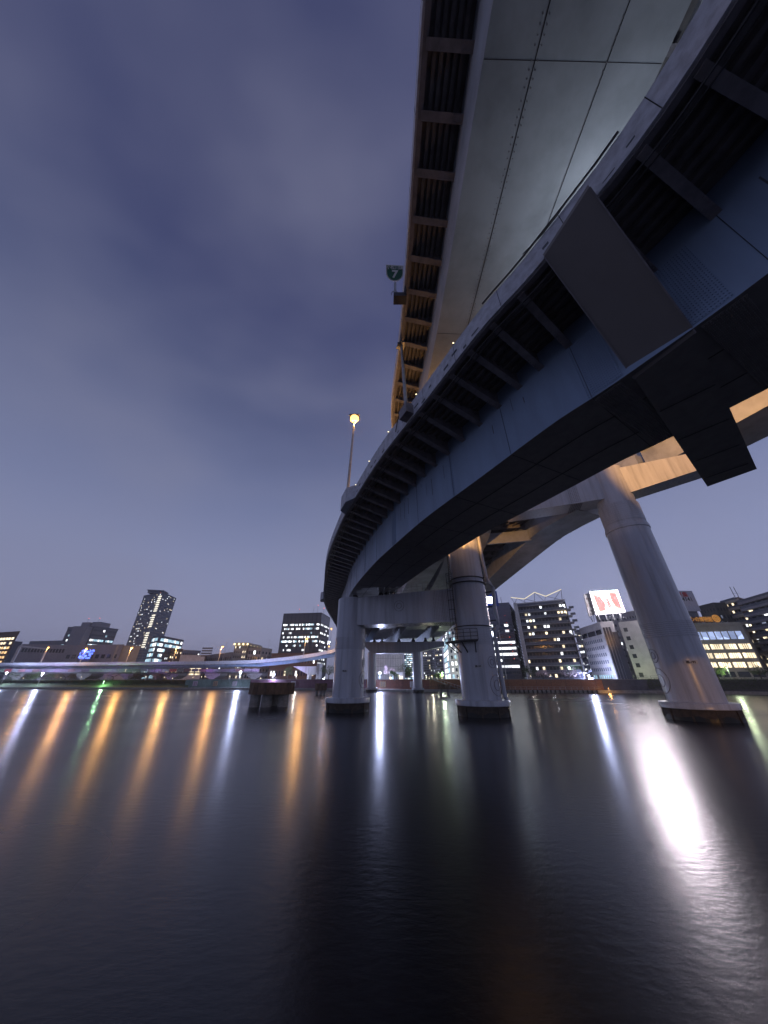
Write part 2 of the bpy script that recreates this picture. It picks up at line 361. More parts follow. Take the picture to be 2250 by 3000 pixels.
def deck(name, label, group, P, ds, bstep, rib_n=6, nmax=100, lside=True, rside=True, ph=1.4, bolts=(), nb=60, gm=None):
    fr = frames(P, ds); base = fr[0].p
    root = thing(name, label, 'elevated road', (base[0], base[1], 0), group)
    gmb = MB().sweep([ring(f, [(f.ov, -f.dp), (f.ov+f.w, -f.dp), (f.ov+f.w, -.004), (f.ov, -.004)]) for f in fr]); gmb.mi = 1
    for o in bolts:
        for f in fr[:nb]:
            for k in range(4):
                b = pt(f, f.ov+o, -f.dp-.015); gmb.box((b[0]+f.t[0]*.26*k, b[1]+f.t[1]*.26*k, b[2]), (.05, .05, .03))
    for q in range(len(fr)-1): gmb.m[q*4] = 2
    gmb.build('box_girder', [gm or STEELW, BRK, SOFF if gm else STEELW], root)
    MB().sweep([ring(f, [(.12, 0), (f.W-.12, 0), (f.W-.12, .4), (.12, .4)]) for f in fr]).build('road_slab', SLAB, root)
    lf = MB().sweep([ring(f, [(-.02, -.30), (.118, -.30), (.118, ph), (-.02, ph)]) for f in fr]); lp = lf.build('parapet', PARA, root)
    MB().sweep([ring(f, [(f.W-.118, -.30), (f.W+.02, -.30), (f.W+.02, ph), (f.W-.118, ph)]) for f in fr]).build('parapet', PARA, root)
    # edge beam under the slab edge and troughs between girder and edge
    m = MB().sweep([ring(f, [(.122, -.38), (.42, -.38), (.42, -.004), (.122, -.004)]) for f in fr]); m.build('edge_beam', BRK, root)
    if rib_n:
        m = MB()
        for k in range(rib_n):
            q = (k + 1) / (rib_n + 1)
            m.sweep([ring(f, [(.42+(f.ov-.42)*q-.1, -.26), (.42+(f.ov-.42)*q+.1, -.26), (.42+(f.ov-.42)*q+.15, -.004), (.42+(f.ov-.42)*q-.15, -.004)]) for f in fr])
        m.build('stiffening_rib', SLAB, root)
    n = max(1, round(bstep / ds)); cnt = 0; rest = MB()
    for i in range(2, len(fr) - 1, n):
        f = fr[i]
        if lside:
            b = bracket(f, -1, root=-f.dp*.25)
            if cnt < nmax: b.build('bracket', BRK, root); cnt += 1
            else: rest.add(b.v, b.f)
        if rside: b = bracket(f, 1, root=-f.dp*.25); rest.add(b.v, b.f)
    if rest.v: tag(rest.build('bracket', BRK, root), kind='stuff')
    # vertical joints of the parapet sections
    m = MB()
    for i in range(1, len(fr)-1, max(1, round(4.1/ds))):
        f = fr[i]; a = pt(f, -.026, -.3); b = pt(f, -.026, ph)
        m.beam(a, b, .03, .012)
    m.build('joint', LINE, lp)
    return root, fr

# main curving road: near part overhead, runs away past the portal and swings left along the far bank
A0 = [(12.6, -14, 24), (12.2, -6, 24), (10.9, 2.5, 24), (8.26, 8.2, 24), (6.07, 11.76, 24), (3.24, 17.45, 24), (-.38, 24.7, 24), (-3.7, 32.8, 24), (-6.2, 39.6, 24), (-10, 52.5, 24), (-12.9, 66.3, 24), (-17, 91.5, 23.5),
      (-17.9, 123.3, 22.2), (-18.6, 142, 20.6), (-20.8, 160, 18.9), (-26, 178, 17.3), (-32.5, 184, 16.5), (-44, 188.5, 15), (-65, 192, 13.2), (-82, 195, 12.5), (-120, 197.5, 12.1), (-175, 200, 11.8), (-222, 200, 11.6), (-330, 206, 11.6), (-450, 212, 11.6)]
PA = []
for i, (x, y, z) in enumerate(A0):
    far = i >= 12
    t = min(1, max(0, (i - 10) / 5))
    bk = 0 if i < 13 else (.13 if i < 18 else (.06 if i < 20 else .03))
    PA.append((x, y, z, 4.7 + (2.0-4.7)*t, 7.5 + (6.0-7.5)*t, 6.0 + (2.15-6.0)*t, bk))
roadA, frA = deck('expressway_deck', 'curving elevated road with pale parapet sweeping from overhead down to the far bank', None, PA, 1.02, 2.04, nmax=96, bolts=(2.4, 5.2), gm=STEELB)
def frA_at(y):
    return min(frA[:220], key=lambda f: abs(f.p[1] - y) + (0 if f.p[0] > -30 else 100))

# upper road at left, over the main one
zU = 34.7
PU = [(2.4, -14, zU), (2.0, 0, zU), (1.83, 12.4, zU), (1.57, 19.6, zU), (1.0, 31.0, zU), (3.2, 42, zU+.1), (7.6, 52, zU+.2), (10.4, 60, zU+.1)]
roadU, frU = deck('expressway_deck', 'upper elevated road with amber lit brackets passing high behind the curving road', None, [(*p, 2.75, 8.6, 4.4, 0) for p in PU], 1.2, 2.4, rib_n=5, nmax=60, bolts=(2.3, 2.6, 5.9), nb=40)

# upper road at far right, rests on the arm of the big right pier
VL = [(61, -8), (57.5, 10), (54.2, 24), (52.4, 31), (50.9, 35.5), (49.2, 41), (47.6, 46.5)]
PV = []
for i, (x, y) in enumerate(VL):
    PV.append((x, y, 41.9))
frV = frames([(*p, 0.9, 8.2, 4.3, 0) for p in PV], 1.5)
rV = thing('expressway_deck', 'amber lit upper road at the right edge resting on the arm of the right pier', 'elevated road', (58, 20, 0))
MB().sweep([ring(f, [(0, -4.5), (8.2, -4.5), (8.2, -.004), (0, -.004)]) for f in frV]).build('box_girder', STEELW, rV)
MB().sweep([ring(f, [(0, -4.5+2.4), (8.2, -4.5+2.4), (8.2, 1.3), (0, 1.3)]) for f in frames([(47.4, 46.9, 41.9, .9, 8.2, 4.3, 0), (42.5, 62, 41.9, .9, 8.2, 4.3, 0)], 1)]).build('box_girder', STEELW, rV)
MB().sweep([ring(f, [(-.7, 0), (10.2, 0), (10.2, .4), (-.7, .4)]) for f in frV]).build('road_slab', SLAB, rV)
MB().sweep([ring(f, [(-.8, -.2), (-.702, -.2), (-.702, 1.3), (-.8, 1.3)]) for f in frV]).build('parapet', PARA, rV)
MB().box((48.2, 45.6, 37.0), (1.3, 1.3, .7), .5).build('bearing', DARK, rV)

# merged upper ramp beyond the middle pier: three box girders under one ribbed slab
def zs(y): return interp(y, [(50, 31.2), (60, 30.4), (72, 28.6), (95, 25.6), (118, 22.2), (139, 19.5), (160, 18.9), (220, 18)])
rM = thing('expressway_deck', 'broad twin ramp with three steel girders descending behind the middle piers', 'elevated road', (15, 60, 0))
GB = [(9.5, 62), (7.5, 72), (6.2, 82), (3.8, 98), (-.5, 118), (-4.6, 139), (-9, 156), (-19, 174)]
GL = [(11.9, 52.5), (13.4, 60), (14.0, 72), (13.0, 88), (9.6, 112), (6.3, 139), (3, 158), (-6, 180)]
GR = [(34.5, 49.0), (33.6, 51.3), (32.4, 54), (30.6, 60), (28.4, 74), (25.6, 92), (21.6, 115), (18.6, 139), (15, 160), (5, 186)]
GRm = {0: 6.6, 1: 6.6, 2: 6.6, 3: 6.4, 4: 5.4, 5: 4.9, 6: 4.6, 7: 4.4, 8: 4.4, 9: 4.4}
for nm, line, wd in (('box_girder', GB, [6.0]*8), ('box_girder', GL, [8.4]*2+[8, 7.8, 7.6, 7.6, 7.5, 7.5]), ('box_girder', GR, [GRm[i] for i in range(10)])):
    pts = catmull([(x, y, zs(y), wd[i]) for i, (x, y) in enumerate(line)], 1.5)
    rings = []
    for i, p in enumerate(pts):
        a, b = pts[max(0, i-1)], pts[min(len(pts)-1, i+1)]; tx, ty = b[0]-a[0], b[1]-a[1]; L = math.hypot(tx, ty); nx, ny = ty/L, -tx/L
        q = (p[0]+nx*p[3], p[1]+ny*p[3])
        rings.append([(p[0], p[1], p[2]), (q[0], q[1], p[2]), (q[0], q[1], p[2]+4.2), (p[0], p[1], p[2]+4.2)])
    MB().sweep(rings).build(nm, STEELW, rM)
Ls = [(9.5, 60.5), (6.5, 68), (4.4, 80), (1.5, 98), (-3, 118), (-7, 139), (-11.5, 156), (-22, 176)]
Rs = [(44.5, 54.5), (42, 62), (37.5, 75), (33.5, 95), (29.5, 118), (26, 139), (22, 162), (10, 190)]
la = catmull([(*p, zs(p[1])+4.2) for p in Ls], 1.0); ra = catmull([(*p, zs(p[1])+4.2) for p in Rs], 1.0)
n = 110; L_ = [la[int(i*(len(la)-1)/(n-1))] for i in range(n)]; R_ = [ra[int(i*(len(ra)-1)/(n-1))] for i in range(n)]
MB().sweep([[(a[0], a[1], a[2]+.004), (b[0], b[1], b[2]+.004), (b[0], b[1], b[2]+.4), (a[0], a[1], a[2]+.4)] for a, b in zip(L_, R_)]).build('road_slab', SLAB, rM)
for side in (L_, R_):
    m = MB(); s_ = -1 if side is L_ else 1
    m.sweep([[(p[0]+s_*.01, p[1], p[2]-.3), (p[0]+s_*.16, p[1], p[2]-.3), (p[0]+s_*.16, p[1], p[2]+1.5), (p[0]+s_*.01, p[1], p[2]+1.5)] for p in side]); m.build('parapet', PARA, rM)
cb = [MB() for _ in range(36)]
for k in range(36):
    i = 1 + k*3; a, b = L_[i], R_[i]
    cb[k].beam((a[0], a[1], a[2]-.5), (b[0], b[1], b[2]-.5), .28, .95); cb[k].build('cross_rib', BRK, rM)
m = MB()
for q in (.17, .22, .27, .52, .57, .62, .67, .72, .8):
    m.sweep([[(a[0]+(b[0]-a[0])*q-.12, a[1]+(b[1]-a[1])*q, a[2]-.25), (a[0]+(b[0]-a[0])*q+.12, a[1]+(b[1]-a[1])*q, a[2]-.25), (a[0]+(b[0]-a[0])*q+.12, a[1]+(b[1]-a[1])*q, a[2]-.002), (a[0]+(b[0]-a[0])*q-.12, a[1]+(b[1]-a[1])*q, a[2]-.002)] for a, b in zip(L_, R_)])
m.build('stiffening_rib', SLAB, rM)
# orange lit cross girders between the inner and the outer box girder
m = MB(); a, b = un(1490, 1578, 30.3), un(1580, 1578, 30.3)
m.beam((21, 63, zs(62)+1.2), (31, 60.5, zs(62)+1.2), .5, 2.4); m.build('cross_girder', STEELW, rM)

# ------------------------------------------------------------------ crossbeam under the main road, top right
tt = thing('bridge_crossbeam', 'huge dark steel crossbeam under the near bend of the curving road, top right', 'crossbeam', (19, 14, 17.9))
fa, fb = (12.75, 10.75), (25.65, 20.8); na, nb = (13.75, 8.35), (27.1, 18.45)
def lerp(a, b, t): return tuple(x + (y-x)*t for x, y in zip(a, b))
m = MB()
far_out, near_out = (8.3, 7.95), (9.15, 5.35)
z0 = 17.88
vs = [(*fa, z0), (*na, z0), (*nb, z0), (*fb, z0), (*fa, 23.98), (*na, 23.98), (*nb, 23.0), (*fb, 23.0)]
m.add(vs, [(0,3,2,1), (4,5,6,7), (0,1,5,4), (1,2,6,5), (2,3,7,6), (3,0,4,7)]); m.build('beam', SOFF, tt)
m = MB()
vs = [(*far_out, 23.72), (*near_out, 23.72), (fa[0]-.01, fa[1]-.01, z0+.01), (na[0]-.01, na[1]-.01, z0+.01), (*far_out, 23.95), (*near_out, 23.95), (fa[0]-.01, fa[1]-.01, 23.95), (na[0]-.01, na[1]-.01, 23.95)]
m.add(vs, [(0,2,3,1), (4,5,7,6), (0,1,5,4), (2,6,7,3), (0,4,6,2), (1,3,7,5)]); m.build('bracket', mat('crossbeam bracket paint', (.20, .19, .19), .6, var=.04, scale=.3), tt)
# splice plates with rivets on the girder web, either side of the crossbeam, and on the soffit
def splice(y0, nu, side, rows, du, v0, dv, name='splice_plate', parent=tt):
    pass
def rivet_plate(f_list, soffit, cols, rows, parent, c0, c1, r0, r1, rs=.045):
    """plate on the girder between stations c0..c1 (metres from frame f) and r0..r1 (height or offset)"""
    f = f_list; t = Vector((f.t[0], f.t[1], 0)); n_ = Vector((f.n[0], f.n[1], 0)); b = Vector(f.p); m = MB()
    def P(u, v, d):
        if soffit: q = b + t*u + n_*(f.ov+v) + Vector((0, 0, -f.dp-d))
        else: q = b + t*u + n_*(f.ov-d) + Vector((0, 0, v))
        return q
    cs = [P(c0, r0, -.05), P(c1, r0, -.05), P(c1, r1, -.05), P(c0, r1, -.05), P(c0, r0, .035), P(c1, r0, .035), P(c1, r1, .035), P(c0, r1, .035)]
    m.add(cs, [(0,3,2,1),(4,5,6,7),(0,1,5,4),(1,2,6,5),(2,3,7,6),(3,0,4,7)])
    for i in range(cols):
        for j in range(rows):
            u = c0 + (c1-c0)*(i+.5)/cols; v = r0 + (r1-r0)*(j+.5)/rows
            q = []
            for k in range(6):
                a = k*math.pi/3; q.append(P(u+rs*math.cos(a), v+rs*math.sin(a), .034))
            for k in range(6):
                a = k*math.pi/3; q.append(P(u+rs*.6*math.cos(a), v+rs*.6*math.sin(a), .075))
            m.add(q, [(k, (k+1) % 6, 6+(k+1) % 6, 6+k) for k in range(6)] + [tuple(range(6, 12))])
    return m.build('splice_plate', SOFF if soffit else STEELB, parent)
def nearest(fr, x, y, off): return min(fr, key=lambda f: math.dist(pt(f, off, 0)[:2], (x, y)))
f1 = nearest(frA, 12.2, 11.6, 4.7); rivet_plate(f1, False, 13, 26, roadA, -.35, 1.1, -5.85, -1.55); rivet_plate(f1, True, 12, 44, roadA, -.1, 1.3, .2, 7.3)
f2 = nearest(frA, 13.9, 8.1, 4.7); rivet_plate(f2, False, 13, 26, roadA, -1.35, .2, -5.85, -1.55); rivet_plate(f2, True, 12, 44, roadA, -1.6, -.1, .2, 7.3)
f3 = nearest(frA, 1.4, 33.2, 4.7); rivet_plate(f3, False, 7, 34, roadA, -.5, .5, -5.85, -.9); rivet_plate(f3, True, 6, 44, roadA, -.5, .5, .2, 7.3)
# seams of the soffit: two lines of bolts along the box girders
m = MB()
for o in (2.45, 5.15): m.sweep([ring(f, [(f.ov+o, -f.dp-.02), (f.ov+o+.05, -f.dp-.02), (f.ov+o+.05, -f.dp+.05), (f.ov+o, -f.dp+.05)]) for f in frA[:80]])
m.build('seam', LINE, roadA)
# web panel joints, gusset bolts and drain streaks on the main girder; plate seams under both roads
m = MB(); mm = MB()
for i in range(6, 112, 6):
    f = frA[i]; a = pt(f, f.ov-.012, -f.dp+.02); b = pt(f, f.ov-.012, -1.5); m.beam(a, b, .018, .02)
    m.beam(pt(f, f.ov+.1, -f.dp-.008), pt(f, f.ov+f.w-.1, -f.dp-.008), .02, .015)
    if i % 12 == 0:
        for k in range(22):
            for d in (-.12, .12): p = pt(f, f.ov-.02, -f.dp+.15+k*.2); mm.box((p[0]+f.t[0]*d, p[1]+f.t[1]*d, p[2]), (.06, .06, .06), math.atan2(f.t[1], f.t[0]))
merge(m.build('seam', LINE, roadA), kid(roadA, 'box_girder')); merge(mm.build('bolt_pattern', STEELB, roadA), kid(roadA, 'box_girder'))
m = MB()
for i in range(3, 46, 11):
    f = frU[i]; m.beam(pt(f, f.ov+.05, -f.dp-.012), pt(f, f.ov+f.w-.05, -f.dp-.006), .02, .008)
for o in (2.45, 5.9): m.sweep([ring(f, [(f.ov+o, -f.dp-.02), (f.ov+o+.04, -f.dp-.02), (f.ov+o+.04, -f.dp+.05), (f.ov+o, -f.dp+.05)]) for f in frU[:44]])
merge(m.build('seam', LINE, roadU), kid(roadU, 'box_girder'))
STAIN = mat('water stain', (.10, .11, .13), .7, var=.2); m = MB(); rnd = random.Random(21)
for i in range(8, 100):
    f = frA[i]
    if rnd.random() < .4:
        h = rnd.uniform(.4, 2.4); w_ = rnd.uniform(.02, .07); p = pt(f, f.ov-.008, -1.5-h/2-rnd.uniform(0, 1.2)); m.box(p, (w_, .008, h), math.atan2(f.t[1], f.t[0]))
    if rnd.random() < .55:
        h = rnd.uniform(.15, .7); p = pt(f, -.026, rnd.uniform(-.1, .6)); m.box(p, (rnd.uniform(.15, .7), .008, h*.35), math.atan2(f.t[1], f.t[0]))
merge(m.build('stain', STAIN, roadA), kid(roadA, 'parapet'))
# crossbeam: seams, stiffener edge plates and bolt rows
xd = Vector((fb[0]-fa[0], fb[1]-fa[1], 0)).normalized(); xn = Vector((xd.y, -xd.x, 0)); m = MB(); mb_ = MB(); o_ = Vector((fa[0], fa[1], z0))
Lx = math.dist(fa, fb)
for u in (3.7, 7.6, 11.3, 14.6):
    m.beam(o_+xd*u+xn*.1+Vector((0, 0, -.012)), o_+xd*u+xn*2.45+Vector((0, 0, -.012)), .035, .02)
    for k in range(16):
        for d in (-.12, .12): p = o_+xd*(u+d)+xn*(.2+k*.145)+Vector((0, 0, -.015)); mb_.box(p, (.05, .05, .03))
merge(m.build('seam', LINE, tt), kid(tt, 'beam')); merge(mb_.build('bolt_pattern', BRK, tt), kid(tt, 'beam'))
# bracket face of the crossbeam: edge flange and seams
m = MB()
A_, B_, C_, D_ = Vector((*far_out, 23.70)), Vector((*near_out, 23.70)), Vector((na[0], na[1], z0)), Vector((fa[0], fa[1], z0))
for a_, b_ in ((A_, D_), (B_, C_)): m.beam(a_+Vector((0, 0, -.02)), b_+Vector((0, 0, -.02)), .06, .03)
m.build('flange', BRK, tt)
# service cable slung under the overhang
m = MB(); cab = [Vector(pt(f, .62, -.62 - .04*math.sin(i*.9))) for i, f in enumerate(frA[8:90])]; m.tube(cab, .05, 6); cab = [Vector(pt(f, .95, -.62)) for f in frA[8:90]]; m.tube(cab, .035, 6)
m.build('service_cable', DARK, roadA)

# ------------------------------------------------------------------ piers
Lc, Mc, Rc = (-5.8, 58.04), (13.94, 51.68), (40.01, 46.62)
def rivets(c, r, z0, z1, rows, n, parent, a0=math.pi*.9, a1=math.pi*2.1, name='rivet_band', rs=.06):
    m = MB(); m.lathe(c, [(r+.03, z0), (r+.03, z1)], 64, cap=False); m.lathe(c, [(r, z0), (r+.03, z0)], 64, cap=False); m.lathe(c, [(r+.03, z1), (r, z1)], 64, cap=False)
    for j in range(rows):
        for i in range(n):
            a = a0 + (a1-a0)*(i + .5*(j % 2)*0)/n; z = z0 + (z1-z0)*(j+.5)/rows
            ca, sa = math.cos(a), math.sin(a); X = Vector((-sa, ca, 0)); o = Vector((c[0]+ca*(r+.028), c[1]+sa*(r+.028), z)); Nn = Vector((ca, sa, 0)); q = []
            for k in range(5): q.append(o + X*rs*math.cos(k*1.2566) + Vector((0, 0, rs*math.sin(k*1.2566))))
            q.append(o + Nn*.05); m.add(q, [(k, (k+1) % 5, 5) for k in range(5)])
    return m.build(name, PIER, parent)
def capbase(c, r, parent, rz=0.1):
    n = 8
    MB().lathe(c, [(r+.95, 1.22), (r+1.0, 1.26), (r+1.0, 1.84), (r+.95, 1.9), (r+.3, 1.93)], 40).build('footing', PIER, parent, smooth=True)
    m = MB(); m.lathe(c, [(r+.82, -3), (r+.82, 1.21)], 40)
    for k in range(10):
        a = k*2*math.pi/10; m.box((c[0]+math.cos(a)*(r+.86), c[1]+math.sin(a)*(r+.86), .5), (.12, .2, 1.4), a)
    m.build('fender', mat('weathered fender', (.07, .052, .038), .8, var=.25, scale=2, bump=.3), parent)
    rnd = random.Random(int(c[0]*10)); m = MB(); q = [.42+.16*math.sin(k*.9+c[0])+rnd.uniform(-.07, .07) for k in range(56)]
    m.sweep([[(c[0]+math.cos(k*6.28319/56)*(r+.835), c[1]+math.sin(k*6.28319/56)*(r+.835), z) for z in (-.5, q[k % 56])] for k in range(57)], closed=False); m.build('tide_band', mat('wet tide band', (.008, .009, .008), .35), parent)
def ringmark(c, r, z, ang, R1, parent, flat=None):
    """round access plate wrapped on a column (or flat on a beam face)"""
    m = MB()
    for rr, w_ in ((R1, .035), (R1*.5, .04)):
        pts = []
        for k in range(33):
            a = k*2*math.pi/32
            if flat is None:
                th = ang + rr*math.cos(a)/r; pts.append((c[0]+math.cos(th)*(r+.02), c[1]+math.sin(th)*(r+.02), z+rr*math.sin(a)))
            else:
                X = Vector(flat); pts.append(Vector(c) + X*rr*math.cos(a) + Vector((0, 0, z+rr*math.sin(a))))
        m.tube(pts, w_, 6, cap=False)
    m.build('access_plate', BRK, parent)

# left + middle columns joined by the portal beam
PM = thing('portal_pier', 'grey steel portal pier of two round columns in the river under the curving road', 'bridge pier', (4, 55, 0))
MB().lathe(Lc, [(2.5, 1.85), (2.5, 17.2), (2.42, 17.3)], 64).build('column', PIER, PM, smooth=True)
capbase(Lc, 2.5, PM); rivets(Lc, 2.5, 8.9, 10.7, 9, 64, PM)
MB().lathe(Mc, [(2.72, 1.85), (2.72, 18.0), (2.62, 18.02), (2.62, 30.9)], 64).build('column', PIER, PM, smooth=True)
capbase(Mc, 2.72, PM); rivets(Mc, 2.72, 9.0, 11.3, 10, 70, PM)
for zc, rr in ((11.5, 2.95), (18.2, 2.95), (19.0, 2.85)):
    MB().lathe(Mc, [(rr-.25, zc), (rr, zc), (rr, zc+.1), (rr-.25, zc+.1)], 56).build('collar', DARK, PM)
bd = Vector((Mc[0]-Lc[0], Mc[1]-Lc[1], 0)).normalized(); bn = Vector((bd.y, -bd.x, 0))  # towards the viewer
def beamquad(p, q, half, z0a, z1a, z0b, z1b):
    d = Vector((q[0]-p[0], q[1]-p[1], 0)).normalized(); nn = Vector((d.y, -d.x, 0))*half; m = MB()
    P_, Q_ = Vector((p[0], p[1], 0)), Vector((q[0], q[1], 0)); Z = lambda v, z: (v.x, v.y, z)
    m.add([Z(P_-nn, z0a), Z(Q_-nn, z0b), Z(Q_+nn, z0b), Z(P_+nn, z0a), Z(P_-nn, z1a), Z(Q_-nn, z1b), Z(Q_+nn, z1b), Z(P_+nn, z1a)], [(0,3,2,1),(4,5,6,7),(0,1,5,4),(1,2,6,5),(2,3,7,6),(3,0,4,7)])
    return m
beamquad(Lc, Mc, 1.75, 12.6, 17.18, 12.3, 17.6).build('crossbeam', PIER, PM)
ctr = Vector((Lc[0], Lc[1], 0)) + bd*9.3 + bn*1.78; ringmark((ctr.x, ctr.y, 0), 0, 15.3, 0, .85, PM, flat=bd)
for a, z, R1 in ((-.18, 9.6, .8), (-.22, 6.9, .7), (-.27, 4.4, 1.2)): ringmark(Lc, 2.5, z, a, R1, PM)
ringmark(Mc, 2.72, 6.6, -.98, .75, PM); ringmark(Mc, 2.72, 3.7, -.82, 1.3, PM)
# rivet field at the beam's right end
m = MB()
for i in range(9):
    for j in range(22):
        p = Vector((Lc[0], Lc[1], 0)) + bd*(15.2+i*.26) + bn*1.77; m.box((p.x, p.y, 12.75+j*.21), (.09, .05, .09), math.atan2(bd.y, bd.x))
for j in range(8): 
    p = Vector((Lc[0], Lc[1], 0)) + bd*(15.0+j*.3); m.beam((p - bn*1.6 + Vector((0, 0, 12.26))), (p + bn*1.7 + Vector((0, 0, 12.26))), .06, .06)
m.build('rivet_field', BRK, PM)
# bearings and hand rail on top of the portal beam
m = MB(); Pm = Vector((Lc[0], Lc[1], 0))
for s in (.6, 5.6, 6.6, 7.6): m.box(Pm + bd*s + Vector((0, 0, 17.65)), (.55, 1.0, .8), math.atan2(bd.y, bd.x))
m.build('bearing', DARK, PM)
m = MB()
for s in [8+.9*k for k in range(10)]:
    p = Pm + bd*s + bn*1.6; m.beam(p+Vector((0, 0, 17.2)), p+Vector((0, 0, 18.75)), .07)
for zz in (17.8, 18.3, 18.75): m.beam(Pm+bd*8+bn*1.6+Vector((0, 0, zz)), Pm+bd*16.6+bn*1.6+Vector((0, 0, zz+.1)), .05)
m.build('railing', GALV, PM)
# ladder with cage, and the work platform on the middle column
m = MB(); la_ = math.radians(198); dirL = Vector((math.cos(la_), math.sin(la_), 0)); tanL = Vector((-dirL.y, dirL.x, 0)); Mv = Vector((Mc[0], Mc[1], 0))
for s in (-.28, .28): m.beam(Mv+dirL*3.1+tanL*s+Vector((0, 0, 9.8)), Mv+dirL*3.1+tanL*s+Vector((0, 0, 27)), .09)
for k in range(56): m.beam(Mv+dirL*3.1-tanL*.28+Vector((0, 0, 9.9+.3*k)), Mv+dirL*3.1+tanL*.28+Vector((0, 0, 9.9+.3*k)), .05)
for z in [11.2+1.45*k for k in range(7)]:
    pts = [Mv+dirL*(3.1+.75*math.sin(a))+tanL*(.62*math.cos(a))+Vector((0, 0, z)) for a in [math.pi*t/12 for t in range(13)]]; m.tube(pts, .045, 5)
for a in (0.1, .8, 1.57, 2.35, 3.04):
    p = Mv+dirL*(3.1+.75*math.sin(a))+tanL*(.62*math.cos(a)); m.beam(p+Vector((0, 0, 11)), p+Vector((0, 0, 20)), .055)
m.build('caged_ladder', DARK, PM)
m = MB(); a0, a1 = math.radians(172), math.radians(262)
ar = [a0+(a1-a0)*k/14 for k in range(15)]
m.sweep([[Mv+Vector((math.cos(a)*r, math.sin(a)*r, z)) for r, z in ((2.76, 9.3), (4.5, 9.3), (4.5, 9.45), (2.76, 9.45))] for a in ar])
for zz in (9.9, 10.4, 10.9): m.tube([Mv+Vector((math.cos(a)*4.4, math.sin(a)*4.4, zz)) for a in ar], .04, 5)
for a in ar[::2]: m.beam(Mv+Vector((math.cos(a)*4.4, math.sin(a)*4.4, 9.4)), Mv+Vector((math.cos(a)*4.4, math.sin(a)*4.4, 10.9)), .07)
for a in ar[1::4]: m.beam(Mv+Vector((math.cos(a)*4.3, math.sin(a)*4.3, 9.3)), Mv+Vector((math.cos(a)*2.7, math.sin(a)*2.7, 7.9)), .14)
m.build('platform', DARK, PM)
pp = [onY(x, y, 50.5) for x, y in ((1398, 1560), (1409, 1620), (1424, 1692), (1432, 1706), (1444, 1722), (1447, 1745), (1449, 1780), (1457, 1812), (1460, 1834), (1449, 1852), (1451, 1870), (1462, 1940), (1480, 2042), (1491, 2058))]
MB().tube(pp, .3, 12).build('drain_pipe', PIER, PM, smooth=True)
m = MB()
for x, y in ((1424, 1690), (1446, 1733), (1449, 1776), (1459, 1817), (1467, 1968)):
    q = Vector(onY(x, y, 50.5)); v = Vector((Mc[0]+2.4, Mc[1]-.4, q.z)); MB().beam(q, v, .12, .2).build('pipe_clamp', DARK, PM)
def plate_text(c, r, z, ang, body, parent, s=.42):
    p = Vector((c[0]+math.cos(ang)*(r+.05), c[1]+math.sin(ang)*(r+.05), z)); X = Vector((-math.sin(ang), math.cos(ang), 0))
    pl = MB().box(p - Vector((math.cos(ang), math.sin(ang), 0))*.03, (s*3.9, .03, s*1.15), ang+math.pi/2).build('number_plate', mat('plate white', (.55, .55, .55), .5), parent)
    text('number', body, s, LINE, parent, p+Vector((math.cos(ang), math.sin(ang), 0))*.0, X, depth=.01, bold=.008)
plate_text(Lc, 2.5, 5.6, math.radians(259), '両-194', PM, .22); plate_text(Mc, 2.72, 6.05, math.radians(256), '両-193', PM, .28)

# the big right pier with its arms
PR = thing('hammerhead_pier', 'massive steel pier at right marked with a white number plate, arms lit amber', 'bridge pier', (Rc[0], Rc[1], 0))
MB().lathe(Rc, [(2.95, 1.85), (2.95, 26.5), (2.72, 27.3), (2.72, 37.4)], 72).build('column', PIER, PR, smooth=True)
capbase(Rc, 2.95, PR); rivets(Rc, 2.95, 9.5, 11.5, 8, 80, PR, rs=.07); rivets(Rc, 2.86, 26.9, 30.2, 9, 70, PR, rs=.06)
MB().lathe(Rc, [(2.9, 25.6), (3.05, 25.7), (3.05, 26.2), (2.9, 26.3)], 64).build('collar', PIER, PR)
pL, pR = (23.5, 52.2), (52.6, 40.6)
beamquad(pL, Rc, 1.85, 31.2, 36.3, 31.5, 36.9).build('crossbeam', PIER, PR)
beamquad(Rc, pR, 1.85, 31.5, 36.9, 33.9, 36.7).build('crossbeam', PIER, PR)
ringmark(Rc, 2.95, 7.3, 2.93, .85, PR); ringmark(Rc, 2.95, 4.3, 2.82, 1.5, PR)
plate_text(Rc, 2.95, 6.35, math.radians(249), '両-192', PR, .36)
m = MB()
rd = Vector((Rc[0]-pL[0], Rc[1]-pL[1], 0)).normalized(); rn = Vector((rd.y, -rd.x, 0))
for i in range(6):
    for j in range(16): m.box(Vector((pL[0], pL[1], 0))+rd*(10.4+i*.28)+rn*1.87+Vector((0, 0, 31.7+j*.29)), (.12, .05, .12), math.atan2(rd.y, rd.x))
for j in range(7): m.beam(Vector((pL[0], pL[1], 0))+rd*(10.3+j*.28)-rn*1.6+Vector((0, 0, 31.3)), Vector((pL[0], pL[1], 0))+rd*(10.3+j*.28)+rn*1.8+Vector((0, 0, 31.3)), .07, .08)
m.build('rivet_field', BRK, PR)

